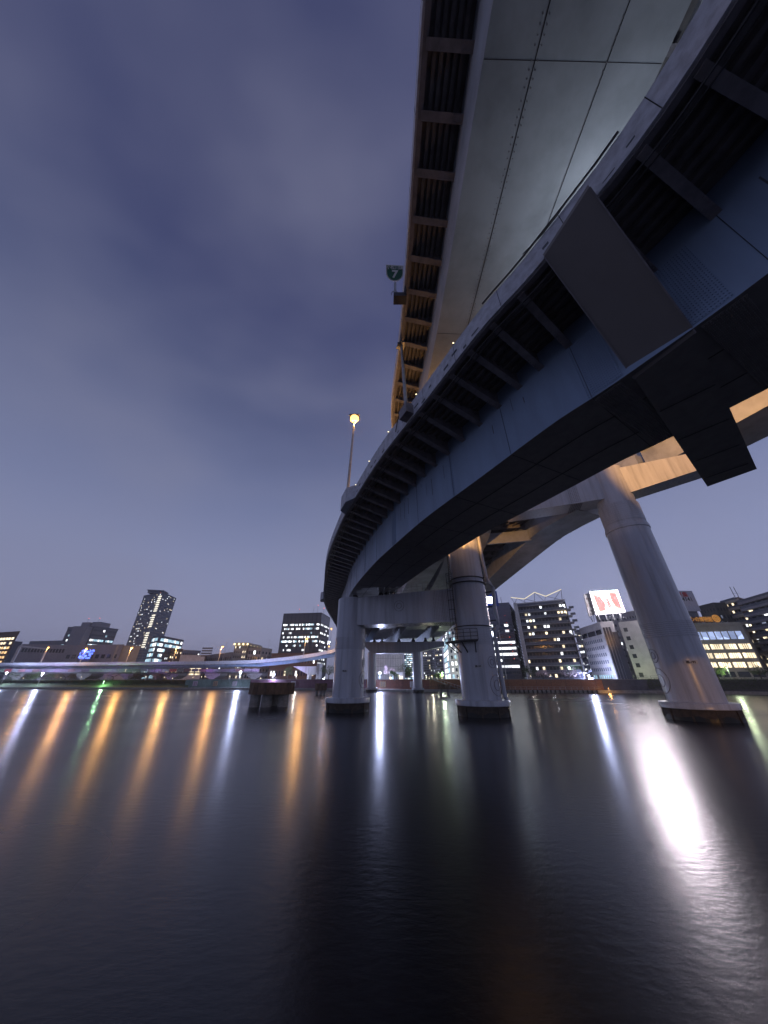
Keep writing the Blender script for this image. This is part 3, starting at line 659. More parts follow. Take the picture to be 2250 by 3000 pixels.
# far portal close to the far bank
F1, F2 = (-5.0, 142.3), (13.15, 138.6)
PF = thing('portal_pier', 'smaller steel portal pier near the far bank, amber light on its left arm', 'bridge pier', (4, 140, 0))
for c_ in (F1, F2):
    MB().lathe(c_, [(1.75, 1.3), (1.75, 14.5)], 40).build('column', PIER, PF, smooth=True)
    MB().lathe(c_, [(2.3, .9), (2.4, 1.5), (1.7, 1.6)], 32).build('footing', PIER, PF); MB().lathe(c_, [(2.25, -3), (2.25, .9)], 32).build('fender', BASEB, PF)
fd = Vector((F2[0]-F1[0], F2[1]-F1[1], 0)).normalized(); F1v, F2v = Vector((F1[0], F1[1], 0)), Vector((F2[0], F2[1], 0))
beamquad(F1, F2, 1.6, 13.9, 18.3, 13.9, 18.0).build('crossbeam', PIER, PF)
e1 = F1v - fd*2.8; beamquad(e1, F1, 1.6, 16.6, 18.4, 14.0, 18.3).build('crossbeam', PIER, PF)
e2 = F2v + fd*11.5; beamquad(F2, e2, 1.6, 14.0, 18.0, 16.2, 18.0).build('crossbeam', PIER, PF)
m = MB()
for s in (1, 4.2, 11.5, 17.5, 22.5, 25.8): 
    p = F1v + fd*s; m.lathe((p.x, p.y), [(.8, 18.0), (.8, 18.5), (.45, 19.0), (.45, 19.6)], 12)
m.build('bearing', DARK, PF)

# piers of the road along the far bank
def bank_pier(px, Y, ztop, w_=2.2, hammer=True, label='', grp='piers of the far bank road'):
    x = (px - CX)/1036.3*Y; t = thing('bank_pier', label, 'bridge pier', (x, Y, 4), grp)
    MB().box((x, Y, (ztop-1.6+3.9)/2), (w_, 2.2, ztop-1.6-3.9)).build('column', CONC, t)
    m = MB(); m.add([(x-w_/2, Y-1.3, ztop-3), (x+w_/2, Y-1.3, ztop-3), (x+4.2, Y-1.3, ztop-1.2), (x+4.2, Y-1.3, ztop), (x-4.2, Y-1.3, ztop), (x-4.2, Y-1.3, ztop-1.2),
           (x-w_/2, Y+8, ztop-3), (x+w_/2, Y+8, ztop-3), (x+4.2, Y+8, ztop-1.2), (x+4.2, Y+8, ztop), (x-4.2, Y+8, ztop), (x-4.2, Y+8, ztop-1.2)],
          [(0,1,2,3,4,5), (11,10,9,8,7,6)] + [(i, 6+i, 6+(i+1) % 6, (i+1) % 6) for i in range(6)]); m.build('pier_head', CONC, t)
    return t
ords = ['first', 'second', 'third', 'fourth', 'fifth', 'sixth', 'seventh']
for i, px in enumerate((50, 245, 375, 500, 622, 745)):
    bank_pier(px, 203, 7.6, label='%s concrete pier from the left under the far bank road' % ords[i])
MB_ = None
tp = thing('bank_pier', 'round white-lit steel pier under the far road bend, left of the portal', 'bridge pier', ((933-CX)/1036.3*190, 190, 4), 'piers of the far bank road')
MB().lathe(((933-CX)/1036.3*190, 190), [(1.6, 3.9), (1.6, 12.2)], 32).build('column', PIER, tp, smooth=True)
tp = thing('bank_pier', 'white-lit pier with a wedge shaped cantilever head beneath the far road', 'bridge pier', ((905-CX)/1036.3*186, 186, 4), 'piers of the far bank road')
xx = (905-CX)/1036.3*186
MB().lathe((xx, 186), [(1.2, 3.9), (1.2, 7)], 24).build('column', PIER, tp, smooth=True)
m = MB(); m.add([(xx-9, 184.8, 10.6), (xx+3.5, 184.8, 10.6), (xx+3.5, 184.8, 7), (xx+.8, 184.8, 6.2), (xx-9, 187.2, 10.6), (xx+3.5, 187.2, 10.6), (xx+3.5, 187.2, 7), (xx+.8, 187.2, 6.2)], [(0,3,2,1), (4,5,6,7), (0,1,5,4), (1,2,6,5), (2,3,7,6), (3,0,4,7)]); m.build('pier_head', PIER, tp)

# lower service deck with coloured barrier panels along the far bank
lw = thing('lower_viaduct', 'lower road with coloured noise barrier panels under the far bank viaduct', 'elevated road', (-150, 198, 4))
ln = [(-260, 199), (-175, 198), (-120, 195.5), (-82, 193), (-68, 191)]
def prib(line, d0, d1, z0, z1): return ribbon(line, d0, d1, z0, z1)
prib(ln, 0, 8, 7.5, 8.05).build('road_slab', DARK, lw)
cols = [(.30, .42, .30), (.26, .34, .28), (.22, .22, .25), (.24, .24, .28), (.55, .10, .12), (.26, .12, .14), (.22, .16, .24)]
pm = [mat('barrier panel %d' % i, c, .6) for i, c in enumerate(cols)]
k = 0; seq = [0, 0, 1, 2, 2, 3, 2, 3, 2, 2, 0, 4, 2, 5, 6, 5, 6, 3, 6, 6, 5, 6, 6]
for a, b in zip(ln, ln[1:]):
    L = math.dist(a, b); nn_ = max(1, int(L/4.0)); rz = math.atan2(b[1]-a[1], b[0]-a[0])
    for i in range(nn_):
        p = lerp(a, b, (i+.5)/nn_); mm = MB(); mm.box((p[0], p[1]-.1, 8.95), (L/nn_-.25, .12, 1.4), rz); mm.mi = 1
        for q in range(5): mm.box((p[0]+math.cos(rz)*(q-2)*(L/nn_)/5, p[1]-.19+math.sin(rz)*(q-2)*(L/nn_)/5, 9.0), (.07, .05, 1.6), rz)
        mm.build('barrier_panel', [pm[seq[k % len(seq)]], LINE], lw); k += 1
m = ribbon([(a[0], a[1]) for a in ln], -.1, .1, 9.66, 9.74); m.build('rail', GALV, lw)
# gantry bearings / pipes on the side of the far road
m = MB()
for a, b in zip(ln[:-1], ln[1:]): m.tube([(a[0], a[1]-.5, 10.6), (b[0], b[1]-.5, 10.6)], .12, 6)
m.build('service_pipe', DARK, lw)

# ------------------------------------------------------------------ river walls
GREENW = mat('green mural wall', (0.16, 0.25, 0.22), .8, scale=.6); PURPW = mat('plum mural wall', (0.16, 0.07, 0.11), .8, scale=.6)
REDW = mat('red brick wall', (0.22, 0.075, 0.05), .85, scale=2); ORGW = mat('orange sandstone wall', (0.30, 0.14, 0.07), .85, scale=2); DRKW = mat('dark retaining wall', (0.10, 0.10, 0.13), .85, scale=1)
def wall(px0, px1, m_, label, z1=4.42, joints=True):
    ln = sub(px0, px1, WALLL); t = thing('river_wall', label, 'wall', (ln[0][0], ln[0][1], .85), 'river walls of the far bank')
    ribbon(ln, 0, .6, .8, z1).build('wall_face', m_, t); ribbon(ln, -.06, .66, z1, z1+.14).build('coping', CONC, t)
    if joints:
        j = MB()
        for a, b in zip(ln, ln[1:]):
            L = math.dist(a, b); n_ = max(1, int(L/5))
            for i in range(n_):
                p = lerp(a, b, i/n_); j.box((p[0], p[1]-.02, 2.6), (.06, .06, 3.5), math.atan2(b[1]-a[1], b[0]-a[0]))
        j.build('joint', LINE, t)
    return t, ln
wall(545, 734.5, GREENW, 'pale green river wall with framed pictures, left of the old stub'); wall(735, 1072, PURPW, 'plum coloured river wall behind the left column')
wall(1072.5, 1256, REDW, 'dark red river wall between the far portal columns'); wall(1256.5, 1762, ORGW, 'orange brown river wall with steps and white rails')
wall(1762.5, 1905, DRKW, 'dark grey blue river wall below the windowless office'); wall(1905.5, 2600, DRKW, 'shaded river wall behind ivy at the right edge')
# pictures on the walls
PIC = [mat('picture frame pale', (.5, .42, .5), .6), mat('picture frame tan', (.5, .36, .2), .6), mat('picture white', (.6, .6, .62), .6)]
for i, (px, k_, lab) in enumerate(((575, 0, 'framed pink picture on green wall, nearest its left end'), (634, 1, 'tan framed square picture in the middle of the green wall'), (690, 0, 'plum square picture near the right end of the green wall'), (861, 2, 'small white board standing above the plum wall by the old stub'), (1122, 1, 'tan framed lattice picture on the red wall between the portal columns'), (1209, 2, 'pale picture half hidden behind the right far column'))):
    p = at_px(px, WALLL); q = at_px(px+3, WALLL); rz = math.atan2(q[1]-p[1], q[0]-p[0]); s = 2.2
    t = thing('wall_picture', lab, 'picture', (p[0], p[1]-.15, 1.6), 'pictures on the river walls')
    MB().box((p[0], p[1]-.14, 2.6), (s*1.15, .08, s), rz).build('frame', PIC[k_], t)
    m = MB()
    for u in range(5):
        for v in range(4):
            if (u*7+v*3+i) % 3: m.box((p[0]+math.cos(rz)*(u-2)*.38, p[1]-.2+math.sin(rz)*(u-2)*.38, 1.95+v*.42), (.26, .05, .28), rz)
    m.build('picture', [PURPW, PURPW, GREENW, REDW, GREY, REDW][i % 6], t)
# railing along the walkway
def rail(px0, px1, label, m_=GALV, h=1.1, line=BANK, z=.85, d=.15, step=2.0):
    ln = offs(sub(px0, px1, line), d); t = thing('railing', label, 'railing', (ln[0][0], ln[0][1], z), 'riverside railings')
    m = MB(); r = MB()
    for a, b in zip(ln, ln[1:]):
        n_ = max(1, int(math.dist(a, b)/step))
        for i in range(n_): p = lerp(a, b, i/n_); m.beam((*p, z), (*p, z+h), .08)
        for q in (.5, 1.0): r.beam((*a, z+h*q), (*b, z+h*q), .06)
    m.build('post', m_, t); r.build('rail', m_, t); return t
rail(560, 980, 'dark railing on the walkway below green and plum walls', DARK); rail(1072, 1430, 'dark railing below the red wall behind the far portal', DARK)
rail(1440, 1752, 'pale railing along the timber edged walkway right of the middle pier', GALV); rail(1790, 2250, 'low dark railing at the waterline below the ivy', DARK)
rail(1256, 1900, 'thin fence on top of the orange brown wall', DARK, line=WALLL, z=4.56, d=.3, step=2.6)
rail(1910, 2300, 'thin fence on top of the ivy covered wall', DARK, line=WALLL, z=4.56, d=.3, step=2.6)
# stair on the orange wall
t = thing('stairway', 'sloping stair with white rails down the orange brown wall', 'stairs', (22, 147, .85)); p0, p1 = at_px(1275, BANK), at_px(1350, BANK)
m = MB()
for i in range(16): q = lerp(p0, p1, i/15); m.box((q[0], q[1]+1.9, 4.2-.22*i), (.75, 1.6, .22), -.25)
m.build('step', CONC, t); m = MB()
m.beam((p0[0], p0[1]+1.1, 5.1), (p1[0], p1[1]+1.1, 1.9), .1)
for i in range(9): q = lerp(p0, p1, i/8); m.beam((q[0], q[1]+1.1, 4.1-3.2*i/8), (q[0], q[1]+1.1, 5.1-3.2*i/8), .07)
m.build('handrail', PALE, t)
# timber piles along the bank at right of the middle pier
t = thing('pile_row', 'dark timber piles along the water edge below the pale railing', 'piles', (60, 137, 0))
for a, b in zip(sub(1440, 1752, BANK), sub(1440, 1752, BANK)[1:]):
    n_ = int(math.dist(a, b)/1.6)
    for i in range(n_): q = lerp(a, b, i/n_); MB().lathe((q[0], q[1]-.3), [(.28, -2), (.28, .9)], 8).build('pile', BASEB, t)
# left bank: green slope
GRASS = mat('dark grass slope', (0.035, 0.06, 0.02), .95, scale=1.5, var=.3)
ln = [p for p in BANK if p[0] < -90] + [at_px(545, BANK)]
a, b = offs(ln, .5), offs(ln, 10); m = MB(); m.sweep([[(p[0], p[1], .86), (q[0], q[1], 4.3), (q[0], q[1], .5)] for p, q in zip(a, b)])
tag(m.build('embankment', GRASS), 'dark grassy slope on the left of the far bank', kind='structure')

# ------------------------------------------------------------------ foliage
LEAF = [mat('leaves dark green', (0.04, 0.075, 0.02), .7, scale=3, var=.3), mat('leaves bright green', (0.09, 0.16, 0.04), .7, scale=3, var=.3), mat('blossom pink', (0.55, 0.42, 0.45), .7, scale=3, var=.2), mat('leaves autumn brown', (0.14, 0.10, 0.04), .7, scale=3, var=.3)]
BARK = mat('bark', (0.06, 0.045, 0.035), .9)
def tree(x, y, z, h, r, kind, label, n=900, name='tree', grp='trees along the far bank'):
    t = thing(name, label, 'tree', (x, y, z), grp); rnd = random.Random(int(x*13+y*7)); m = MB()
    th = h*.42; m.tube([(x, y, z-.2), (x+.1, y, z+th*.5), (x, y, z+th)], .2+h*.012, 8, r1=.12)
    cl = []
    for k in range(9):
        a = rnd.uniform(0, 6.28); e = rnd.uniform(.15, 1.0); q = (x+math.cos(a)*r*rnd.uniform(.35, .85), y+math.sin(a)*r*rnd.uniform(.35, .85), z+th+(h-th)*e*.85)
        m.tube([(x, y, z+th*.85), ((x+q[0])/2, (y+q[1])/2, (z+th+q[2])/2+.2), q], .1, 5, r1=.03); cl.append((q, r*rnd.uniform(.25, .5)))
    m.build('trunk', BARK, t); m = MB(); s = .16 if kind != 2 else .13
    for i in range(n):
        q, cr = rnd.choice(cl); d = Vector((rnd.gauss(0, 1), rnd.gauss(0, 1), rnd.gauss(0, .8))); d = d.normalized()*cr*rnd.uniform(.3, 1.0)**.6
        c = Vector(q)+d; u = Vector((rnd.gauss(0, 1), rnd.gauss(0, 1), rnd.gauss(0, 1))).normalized(); v = u.orthogonal().normalized(); ss = s*rnd.uniform(.6, 1.5)
        m.add([c-u*ss, c+v*ss*.6, c+u*ss, c-v*ss*.6], [(0, 1, 2, 3)])
    m.build('crown', LEAF[kind], t); return t
def px2(px, Y): return (px-CX)/1036.3*Y
for px, Y, h, r, k_, lab in ((1556, 143, 5.2, 3.0, 0, 'round dark green tree lit from above beside the glass office'), (1592, 142, 4.2, 3.0, 2, 'pale cherry tree in blossom, left of the pair by the flats'), (1668, 142, 4.8, 3.6, 2, 'wider pale cherry tree in blossom below the green lamp'),
        (1192, 156, 7, 4, 0, 'dense green tree behind the red wall between portal columns'), (1140, 160, 6, 3.5, 2, 'bare pinkish tree beside the white floodlight'), (1155, 154, 3.5, 2.2, 1, 'small bright green bush by the pavilion'), (1285, 150, 3, 2, 1, 'green shrub beside the green starry lamp'),
        (962, 176, 6.5, 4, 0, 'dark green tree behind the plum wall near left column'), (840, 184, 6, 3.5, 0, 'green tree under the bending road'), (1205, 152, 4.5, 2.6, 1, 'bright lit shrub right of the pavilion'),
        (60, 202, 4.5, 7, 0, 'leafy dark tree under the road at the far left'), (120, 200, 4.0, 6, 1, 'lit green tree beside the second white floodlight'), (190, 202, 4.2, 6, 3, 'brown tree under the road before the green floodlight'), (330, 204, 4.6, 7, 2, 'pale blossoming tree under the far bank road'), (420, 202, 4.4, 7, 3, 'brownish tree under the road right of the blossoms'), (470, 201, 4.2, 6, 3, 'second brownish tree under the far bank road'),
        (2108, 128, 4.5, 2.6, 1, 'small green tree right of the number pier by the museum'), (2232, 125, 5, 3, 0, 'dark green tree at the right edge')):
    tree(px2(px, Y), Y, 4.0, h, r, k_, lab, n=1000)
# ivy hanging on the right wall
m = MB(); rnd = random.Random(3); ln = sub(1890, 2500, WALLL)
seg = []
for a, b in zip(ln, ln[1:]): seg += [(a, b)] * max(1, int(math.dist(a, b)))
for i in range(9000):
    a, b = rnd.choice(seg); q = lerp(a, b, rnd.random()); c = Vector((q[0], q[1]-rnd.uniform(.05, .5), rnd.uniform(1.3, 4.75))); u = Vector((rnd.gauss(0, 1), rnd.gauss(0, .5), rnd.gauss(0, 1))).normalized(); v = u.orthogonal().normalized(); s = rnd.uniform(.08, .2)
    m.add([c-u*s, c+v*s*.7, c+u*s, c-v*s*.7], [(0, 1, 2, 3)])
tag(m.build('ivy', LEAF[0]), 'dark ivy covering the river wall at right', kind='stuff')
m = MB(); ln = sub(-400, 545, offs(BANK, 7)); seg = []
for a, b in zip(ln, ln[1:]): seg += [(a, b)] * max(1, int(math.dist(a, b)))
for i in range(12000):
    a, b = rnd.choice(seg); q = lerp(a, b, rnd.random()); c = Vector((q[0], q[1]+rnd.uniform(-4, 3), 0)); c.z = 2.2+(c.y-q[1])*.35+abs(rnd.gauss(0, .7)); u = Vector((rnd.gauss(0, 1), rnd.gauss(0, 1), rnd.gauss(0, 1))).normalized(); v = u.orthogonal().normalized(); s = rnd.uniform(.12, .3)
    m.add([c-u*s, c+v*s*.7, c+u*s, c-v*s*.7], [(0, 1, 2, 3)])
tag(m.build('undergrowth', LEAF[0]), 'dark undergrowth on the left embankment', kind='stuff')

# ------------------------------------------------------------------ old concrete stubs in the river
def stub(px0, px1, Y, z0, z1, label, legs, m_=RUSTC):
    xa, xb = px2(px0, Y), px2(px1, Y); w_ = xb-xa; xc = (xa+xb)/2
    t = thing('concrete_stub', label, 'old pier stub', (xc, Y, 0), 'old pier stubs in the river')
    d = w_*.28; m = MB()
    poly = [(xa, Y), (xa+d*.7, Y-w_*.3), (xc, Y-w_*.38), (xb-d*.7, Y-w_*.3), (xb, Y), (xb-d*.7, Y+w_*.3), (xa+d*.7, Y+w_*.3)]
    m.prism(poly, z0, z1); m.build('cap', m_, t)
    for u, v in legs:
        MB().lathe((xc+u*w_, Y+v*w_), [(w_*.115, -3), (w_*.11, z0)], 16).build('leg', CONC, t)
stub(735, 866, 68, 2.0, 3.9, 'large rust stained concrete stub on stout legs, left of the portal', ((-.28, -.12), (-.02, -.16), (.3, -.05), (.05, .2)))
stub(925, 960, 118, 1.3, 3.3, 'small stained stub standing just left of the left column', ((-.3, 0), (.05, -.1), (.33, 0)))
stub(1281, 1318, 116, 1.7, 3.0, 'small dark stub on two legs between far portal and middle column', ((-.28, 0), (.28, 0)))

# ------------------------------------------------------------------ buildings
WM = {}
def wmesh(w_, h_, m_):
    k = (round(w_, 2), round(h_, 2), m_.name)
    if k not in WM:
        mb = MB(); mb.box((0, 0, 0), (w_, .16, h_)); me = bpy.data.meshes.new('window'); me.from_pydata(mb.v, [], mb.f); me.materials.append(m_); WM[k] = me
    return WM[k]
def building(label, roof, z=None, Y=None, wall_m=GREY, depth=25, fac=None, base=3.9, name='building', extra=None, cat='building', roof_m=None, cap=.5, seed=1, frames_=None):
    if z is None: z = onY(roof[0][0], roof[0][1], Y)[2] if len(roof) == 2 else onY(roof[1][0], roof[1][1], Y)[2]
    pts = [un(x, y, z) for x, y in roof]
    poly = pts + [(p[0]*(1+depth/math.hypot(*p)), p[1]*(1+depth/math.hypot(*p))) for p in pts[::-1]]
    cx = sum(p[0] for p in poly)/len(poly); cy = sum(p[1] for p in poly)/len(poly)
    t = thing(name, label, cat, (cx, cy, base))
    MB().prism(poly, base, z).build('wall', wall_m, t)
    ex = [(cx+(p[0]-cx)*1.012, cy+(p[1]-cy)*1.012) for p in poly]
    MB().prism(ex, z+.003, z+cap).build('roof', roof_m or wall_m, t)
    rnd = random.Random(seed*31+5); items = []
    edges = list(zip(pts, pts[1:]))
    for ei, F_ in enumerate(fac or []):
        if F_ is None or ei >= len(edges): continue
        p, q = edges[ei]; L = math.dist(p, q); rz = math.atan2(q[1]-p[1], q[0]-p[0]); nx, ny = math.sin(rz), -math.cos(rz)
        fl, cols_ = F_['floors'], F_['cols']; zt = z - F_.get('top', 1.0); zb = base + F_.get('bot', 0.5); fh = (zt-zb)/fl
        u0, u1 = F_.get('u', (0.03, .97)); cw = L*(u1-u0)/cols_; ww = cw*F_.get('ww', .6); wh = fh*F_.get('wh', .5)
        run = {}
        for r in range(fl):
            for c in range(cols_):
                cu = u0*L + cw*(c+.5); zz = zb + fh*(r+F_.get('off', .5))
                m_ = F_['pick'](r, c, rnd)
                if m_ is None: continue
                items.append((p[0]+math.cos(rz)*cu+nx*.03, p[1]+math.sin(rz)*cu+ny*.03, zz, rz, ww, wh, m_))
        if F_.get('slab'):
            sd, sh, mm = F_['slab']
            for r in range(fl+1 if F_.get('slabtop', True) else fl):
                zz = zb + fh*r; mb = MB(); o = sd/2; cu = L*.5
                mb.box((p[0]+math.cos(rz)*cu+nx*(o+.01), p[1]+math.sin(rz)*cu+ny*(o+.01), zz), (L*F_.get('slabw', 1.0), sd, sh), rz)
                mb.build('balcony' if sd > .8 else 'ledge', mm, t)
                if sd > .8:
                    mb = MB(); mb.box((p[0]+math.cos(rz)*cu+nx*(sd-.04), p[1]+math.sin(rz)*cu+ny*(sd-.04), zz+sh/2+.5), (L*F_.get('slabw', 1.0), .08, .95), rz); mb.build('balcony_rail', F_.get('railm', SLATE), t)
        if F_.get('mull'):
            mb = MB()
            for c in range(cols_+1):
                cu = u0*L+cw*c; mb.box((p[0]+math.cos(rz)*cu+nx*.1, p[1]+math.sin(rz)*cu+ny*.1, (zt+zb)/2), (F_['mull'], .2, zt-zb), rz)
            mb.build('mullion', F_.get('mullm', LINE), t)
        if F_.get('fins'):
            mb = MB()
            for u in F_['fins']: mb.box((p[0]+math.cos(rz)*u*L+nx*.25, p[1]+math.sin(rz)*u*L+ny*.25, (z+base)/2), (L*.03, .5, z-base-1), rz)
            mb.build('fin', SLATE, t)
    lit = [i for i in items if i[6] not in (GLASS, GLASSB)]; un_ = [i for i in items if i[6] in (GLASS, GLASSB)]
    allw = lit + un_
    for (x, y, zz, rz, ww, wh, m_) in allw[:98]:
        o = bpy.data.objects.new('window', wmesh(ww, wh, m_)); C.objects.link(o); o.parent = t; o.location = Vector((x, y, zz)) - ORG[t.name]; o.rotation_euler = (0, 0, rz)
    rest = allw[98:]
    if rest:
        ms = []; mb = MB()
        for (x, y, zz, rz, ww, wh, m_) in rest:
            if m_ not in ms: ms.append(m_)
            mb.mi = ms.index(m_); mb.box((x, y, zz), (ww, .16, wh), rz)
        tag(mb.build('window', ms, t), kind='stuff')
    return t, pts, z
def pick(pl, lit, dark=GLASS):
    def f(r, c, rnd):
        return rnd.choice(lit) if rnd.random() < pl else dark
    return f
def rowpick(rows, lit, dark=GLASS, p=.9, alt=.1):
    def f(r, c, rnd):
        return rnd.choice(lit) if rnd.random() < (p if r in rows else alt) else dark
    return f
def mast(x, y, z, h, parent, red=True):
    MB().tube([(x, y, z), (x, y, z+h)], .12, 6).build('antenna', DARK, parent)
    if red: MB().ico((x, y, z+h), .35 if y > 250 else .2).build('beacon', RED, parent)

building('warm lit office block at the left edge', [(-60, 1858), (58, 1851)], Y=265, wall_m=BROWN, seed=2, fac=[dict(floors=9, cols=13, ww=.72, wh=.5, pick=pick(.9, [W_WARM, W_WARM, W_ORNG]), u=(.05, .95), top=3), None])
t, p_, z_ = building('long low hall with grey facade behind the road at left', [(66, 1889), (200, 1892), (362, 1890)], Y=250, wall_m=GREY, seed=3, fac=[dict(floors=1, cols=14, ww=.7, wh=.12, off=.88, pick=pick(.0, [W_DIM])), dict(floors=1, cols=9, ww=.6, wh=.12, off=.7, pick=pick(0, [W_DIM]))])
building('blocky annex with amber lit lower wall beside the long hall', [(342, 1893), (412, 1894)], Y=245, wall_m=BEIGE, seed=4, depth=20, fac=[dict(floors=1, cols=2, ww=.1, wh=.12, off=.3, pick=pick(.6, [W_WARM]))])
# white frame at left by the road
t = thing('goal_frame', 'slanting white frame beside the long hall at far left', 'frame', (px2(60, 235), 235, 4)); m = MB()
m.beam((px2(8, 235), 235, 4), (px2(8, 235), 235, 25), .9); m.beam((px2(95, 235), 235, 4), (px2(95, 235), 235, 23), .9); m.beam((px2(8, 235), 235, 25), (px2(95, 235), 235, 23), .9); m.build('frame', PALE, t)
t = thing('light_display', 'cluster of deep blue lights in front of the long hall', 'illumination', (px2(225, 240), 240, 4), None); m = MB(); rnd = random.Random(5)
for i in range(60): m.box((px2(rnd.uniform(203, 240), 240), 240, rnd.uniform(17, 23)), (rnd.uniform(.3, 1.8), .2, rnd.uniform(.2, .7)), 0)
m.build('light_string', glow('blue lights', (.12, .2, 1), 3), t); m = MB(); m.box((px2(221, 241), 241, 13), (9, .3, 20)); m.build('screen', SLATE, t)
# twin core office
t, p_, z_ = building('grey twin core office block with white lit floors', [(200, 1838), (276, 1836), (346, 1844)], Y=400, wall_m=SLATE, seed=5, fac=[dict(floors=10, cols=9, ww=.85, wh=.4, pick=rowpick((2, 4, 5, 7), [W_WHITE, W_TEAL], GLASSB, .75, .15)), dict(floors=10, cols=12, ww=.85, wh=.4, pick=rowpick((3, 4, 6, 7), [W_WHITE, W_TEAL], GLASSB, .85, .1))])
for (xa, xb, ya) in ((241, 266, 1824), (272, 299, 1823)):
    X0, _, Z = onY(xa, ya, 405); X1 = onY(xb, ya, 405)[0]; MB().box(((X0+X1)/2, 412, (Z+z_)/2+.3), (X1-X0, 14, Z-z_)).build('lift_house', GREY, t); mast((X0+X1)/2, 406, Z, 5, t)
m = MB(); X0 = onY(228, 1838, 398)[0]; X1 = onY(268, 1838, 398)[0]; m.box(((X0+X1)/2, 396, (z_+5)/2), (X1-X0, 8, z_-6)); m.build('core_wall', GREY, t)
# tower
t, p_, z_ = building('tall residential tower with a lit stair spine', [(422, 1745), (478, 1735), (516, 1753)], Y=620, wall_m=SLATE, seed=6,
    fac=[dict(floors=34, cols=17, ww=.45, wh=.35, pick=pick(.2, [W_WHITE, W_WARM, W_WHITE], GLASSB), slab=(.7, .5, GREY)), dict(floors=34, cols=14, ww=.4, wh=.35, pick=pick(.08, [W_WARM, W_WHITE], GLASSB), slab=(.7, .5, GREY))])
a, b = p_[0], p_[1]; q = lerp(a, b, .93); m = MB(); rz = math.atan2(b[1]-a[1], b[0]-a[0])
for k in range(24):
    if k in (8, 15, 16): continue
    m.box((q[0], q[1]-1.2, z_-8-k*4.0), (8, 1.6, 1.9), rz)
m.build('stair_window', glow('stair light', (1, .93, .75), 1.3), t)
MB().box(((p_[0][0]+p_[2][0])/2+8, p_[1][1]+18, z_+5.5), (30, 24, 1.6), .2).build('helipad', SLATE, t); MB().box(((p_[0][0]+p_[2][0])/2+4, p_[1][1]+18, z_+2.6), (22, 18, 4.0), .2).build('lift_house', SLATE, t)
mast(p_[1][0]+2, p_[1][1]+18, z_+6, 5, t); mast(p_[1][0]-4, p_[1][1]-1, z_-3, 1.5, t)
# glass office
t, p_, z_ = building('stepped glass office glowing pale blue below the tower', [(448, 1866), (466, 1862), (538, 1876)], Y=380, wall_m=SLATE, seed=7, fac=[dict(floors=8, cols=5, ww=.96, wh=.6, pick=pick(.9, [W_TEAL, W_WHITE, W_TEAL], GLASSB)), dict(floors=8, cols=14, ww=.94, wh=.55, pick=rowpick((2, 3, 5, 6, 7), [W_TEAL, W_WHITE, W_TEAL], GLASSB, .85, .4))])
building('dark cube block with scattered lights left of the floodlight rack', [(484, 1900), (505, 1901)], Y=300, wall_m=SLATE, seed=8, fac=[dict(floors=5, cols=4, ww=.3, wh=.3, pick=pick(.35, [W_WARM, W_WHITE]))])
building('brown flats with a column of amber lights', [(503, 1900), (536, 1903)], Y=290, wall_m=BROWN, seed=9, fac=[dict(floors=6, cols=6, ww=.4, wh=.4, pick=pick(.45, [W_ORNG, W_WARM]))])
building('low pale block with two lit bays beside the road', [(529, 1921), (602, 1921)], Y=260, wall_m=PALE, seed=10, fac=[dict(floors=1, cols=4, ww=.75, wh=.6, pick=rowpick((0,), [W_WARM], GLASS, .3, 0))])
building('pale roofed flats behind the low block', [(536, 1905), (588, 1908)], Y=330, wall_m=GREY, seed=11, fac=[dict(floors=5, cols=9, ww=.5, wh=.4, pick=pick(.12, [W_WHITE]))])
building('dark terrace of shops left of the rooflit flats', [(606, 1921), (684, 1912)], Y=280, wall_m=SLATE, seed=12, fac=[dict(floors=3, cols=12, ww=.5, wh=.4, pick=pick(.2, [W_WARM, W_WHITE]))])
# flats with roof lights
t, p_, z_ = building('beige flats with a row of round lights along the roof', [(689, 1885), (727, 1885), (765, 1893)], Y=270, wall_m=BEIGE, seed=13, fac=[dict(floors=7, cols=6, ww=.35, wh=.45, pick=pick(.3, [W_WARM, W_WHITE])), dict(floors=7, cols=7, ww=.6, wh=.5, pick=pick(.15, [W_WARM]), slab=(1.1, .2, BEIGE), railm=BEIGE)])
m = MB()
for k in range(8):
    a = lerp(p_[0], p_[1], k/3.) if k < 4 else lerp(p_[1], p_[2], (k-3)/4.); m.ico((a[0], a[1]-.8, z_-.6), .75)
m.build('roof_light', glow('roof bulbs', (1, .8, .4), 3), t)
building('lower dark brown flats with balconies beside the rooflit flats', [(729, 1899), (767, 1899), (797, 1903)], Y=262, wall_m=BEIGE, seed=14, fac=[dict(floors=5, cols=5, ww=.75, wh=.6, pick=pick(.15, [W_WARM, W_WHITE])), dict(floors=5, cols=3, ww=.4, wh=.4, pick=pick(.15, [W_WARM]))])
building('low dark shops beneath the black office', [(795, 1916), (930, 1914)], Y=256, wall_m=BROWN, seed=15, fac=[dict(floors=2, cols=16, ww=.5, wh=.4, pick=pick(.25, [W_WARM, W_WHITE]))])
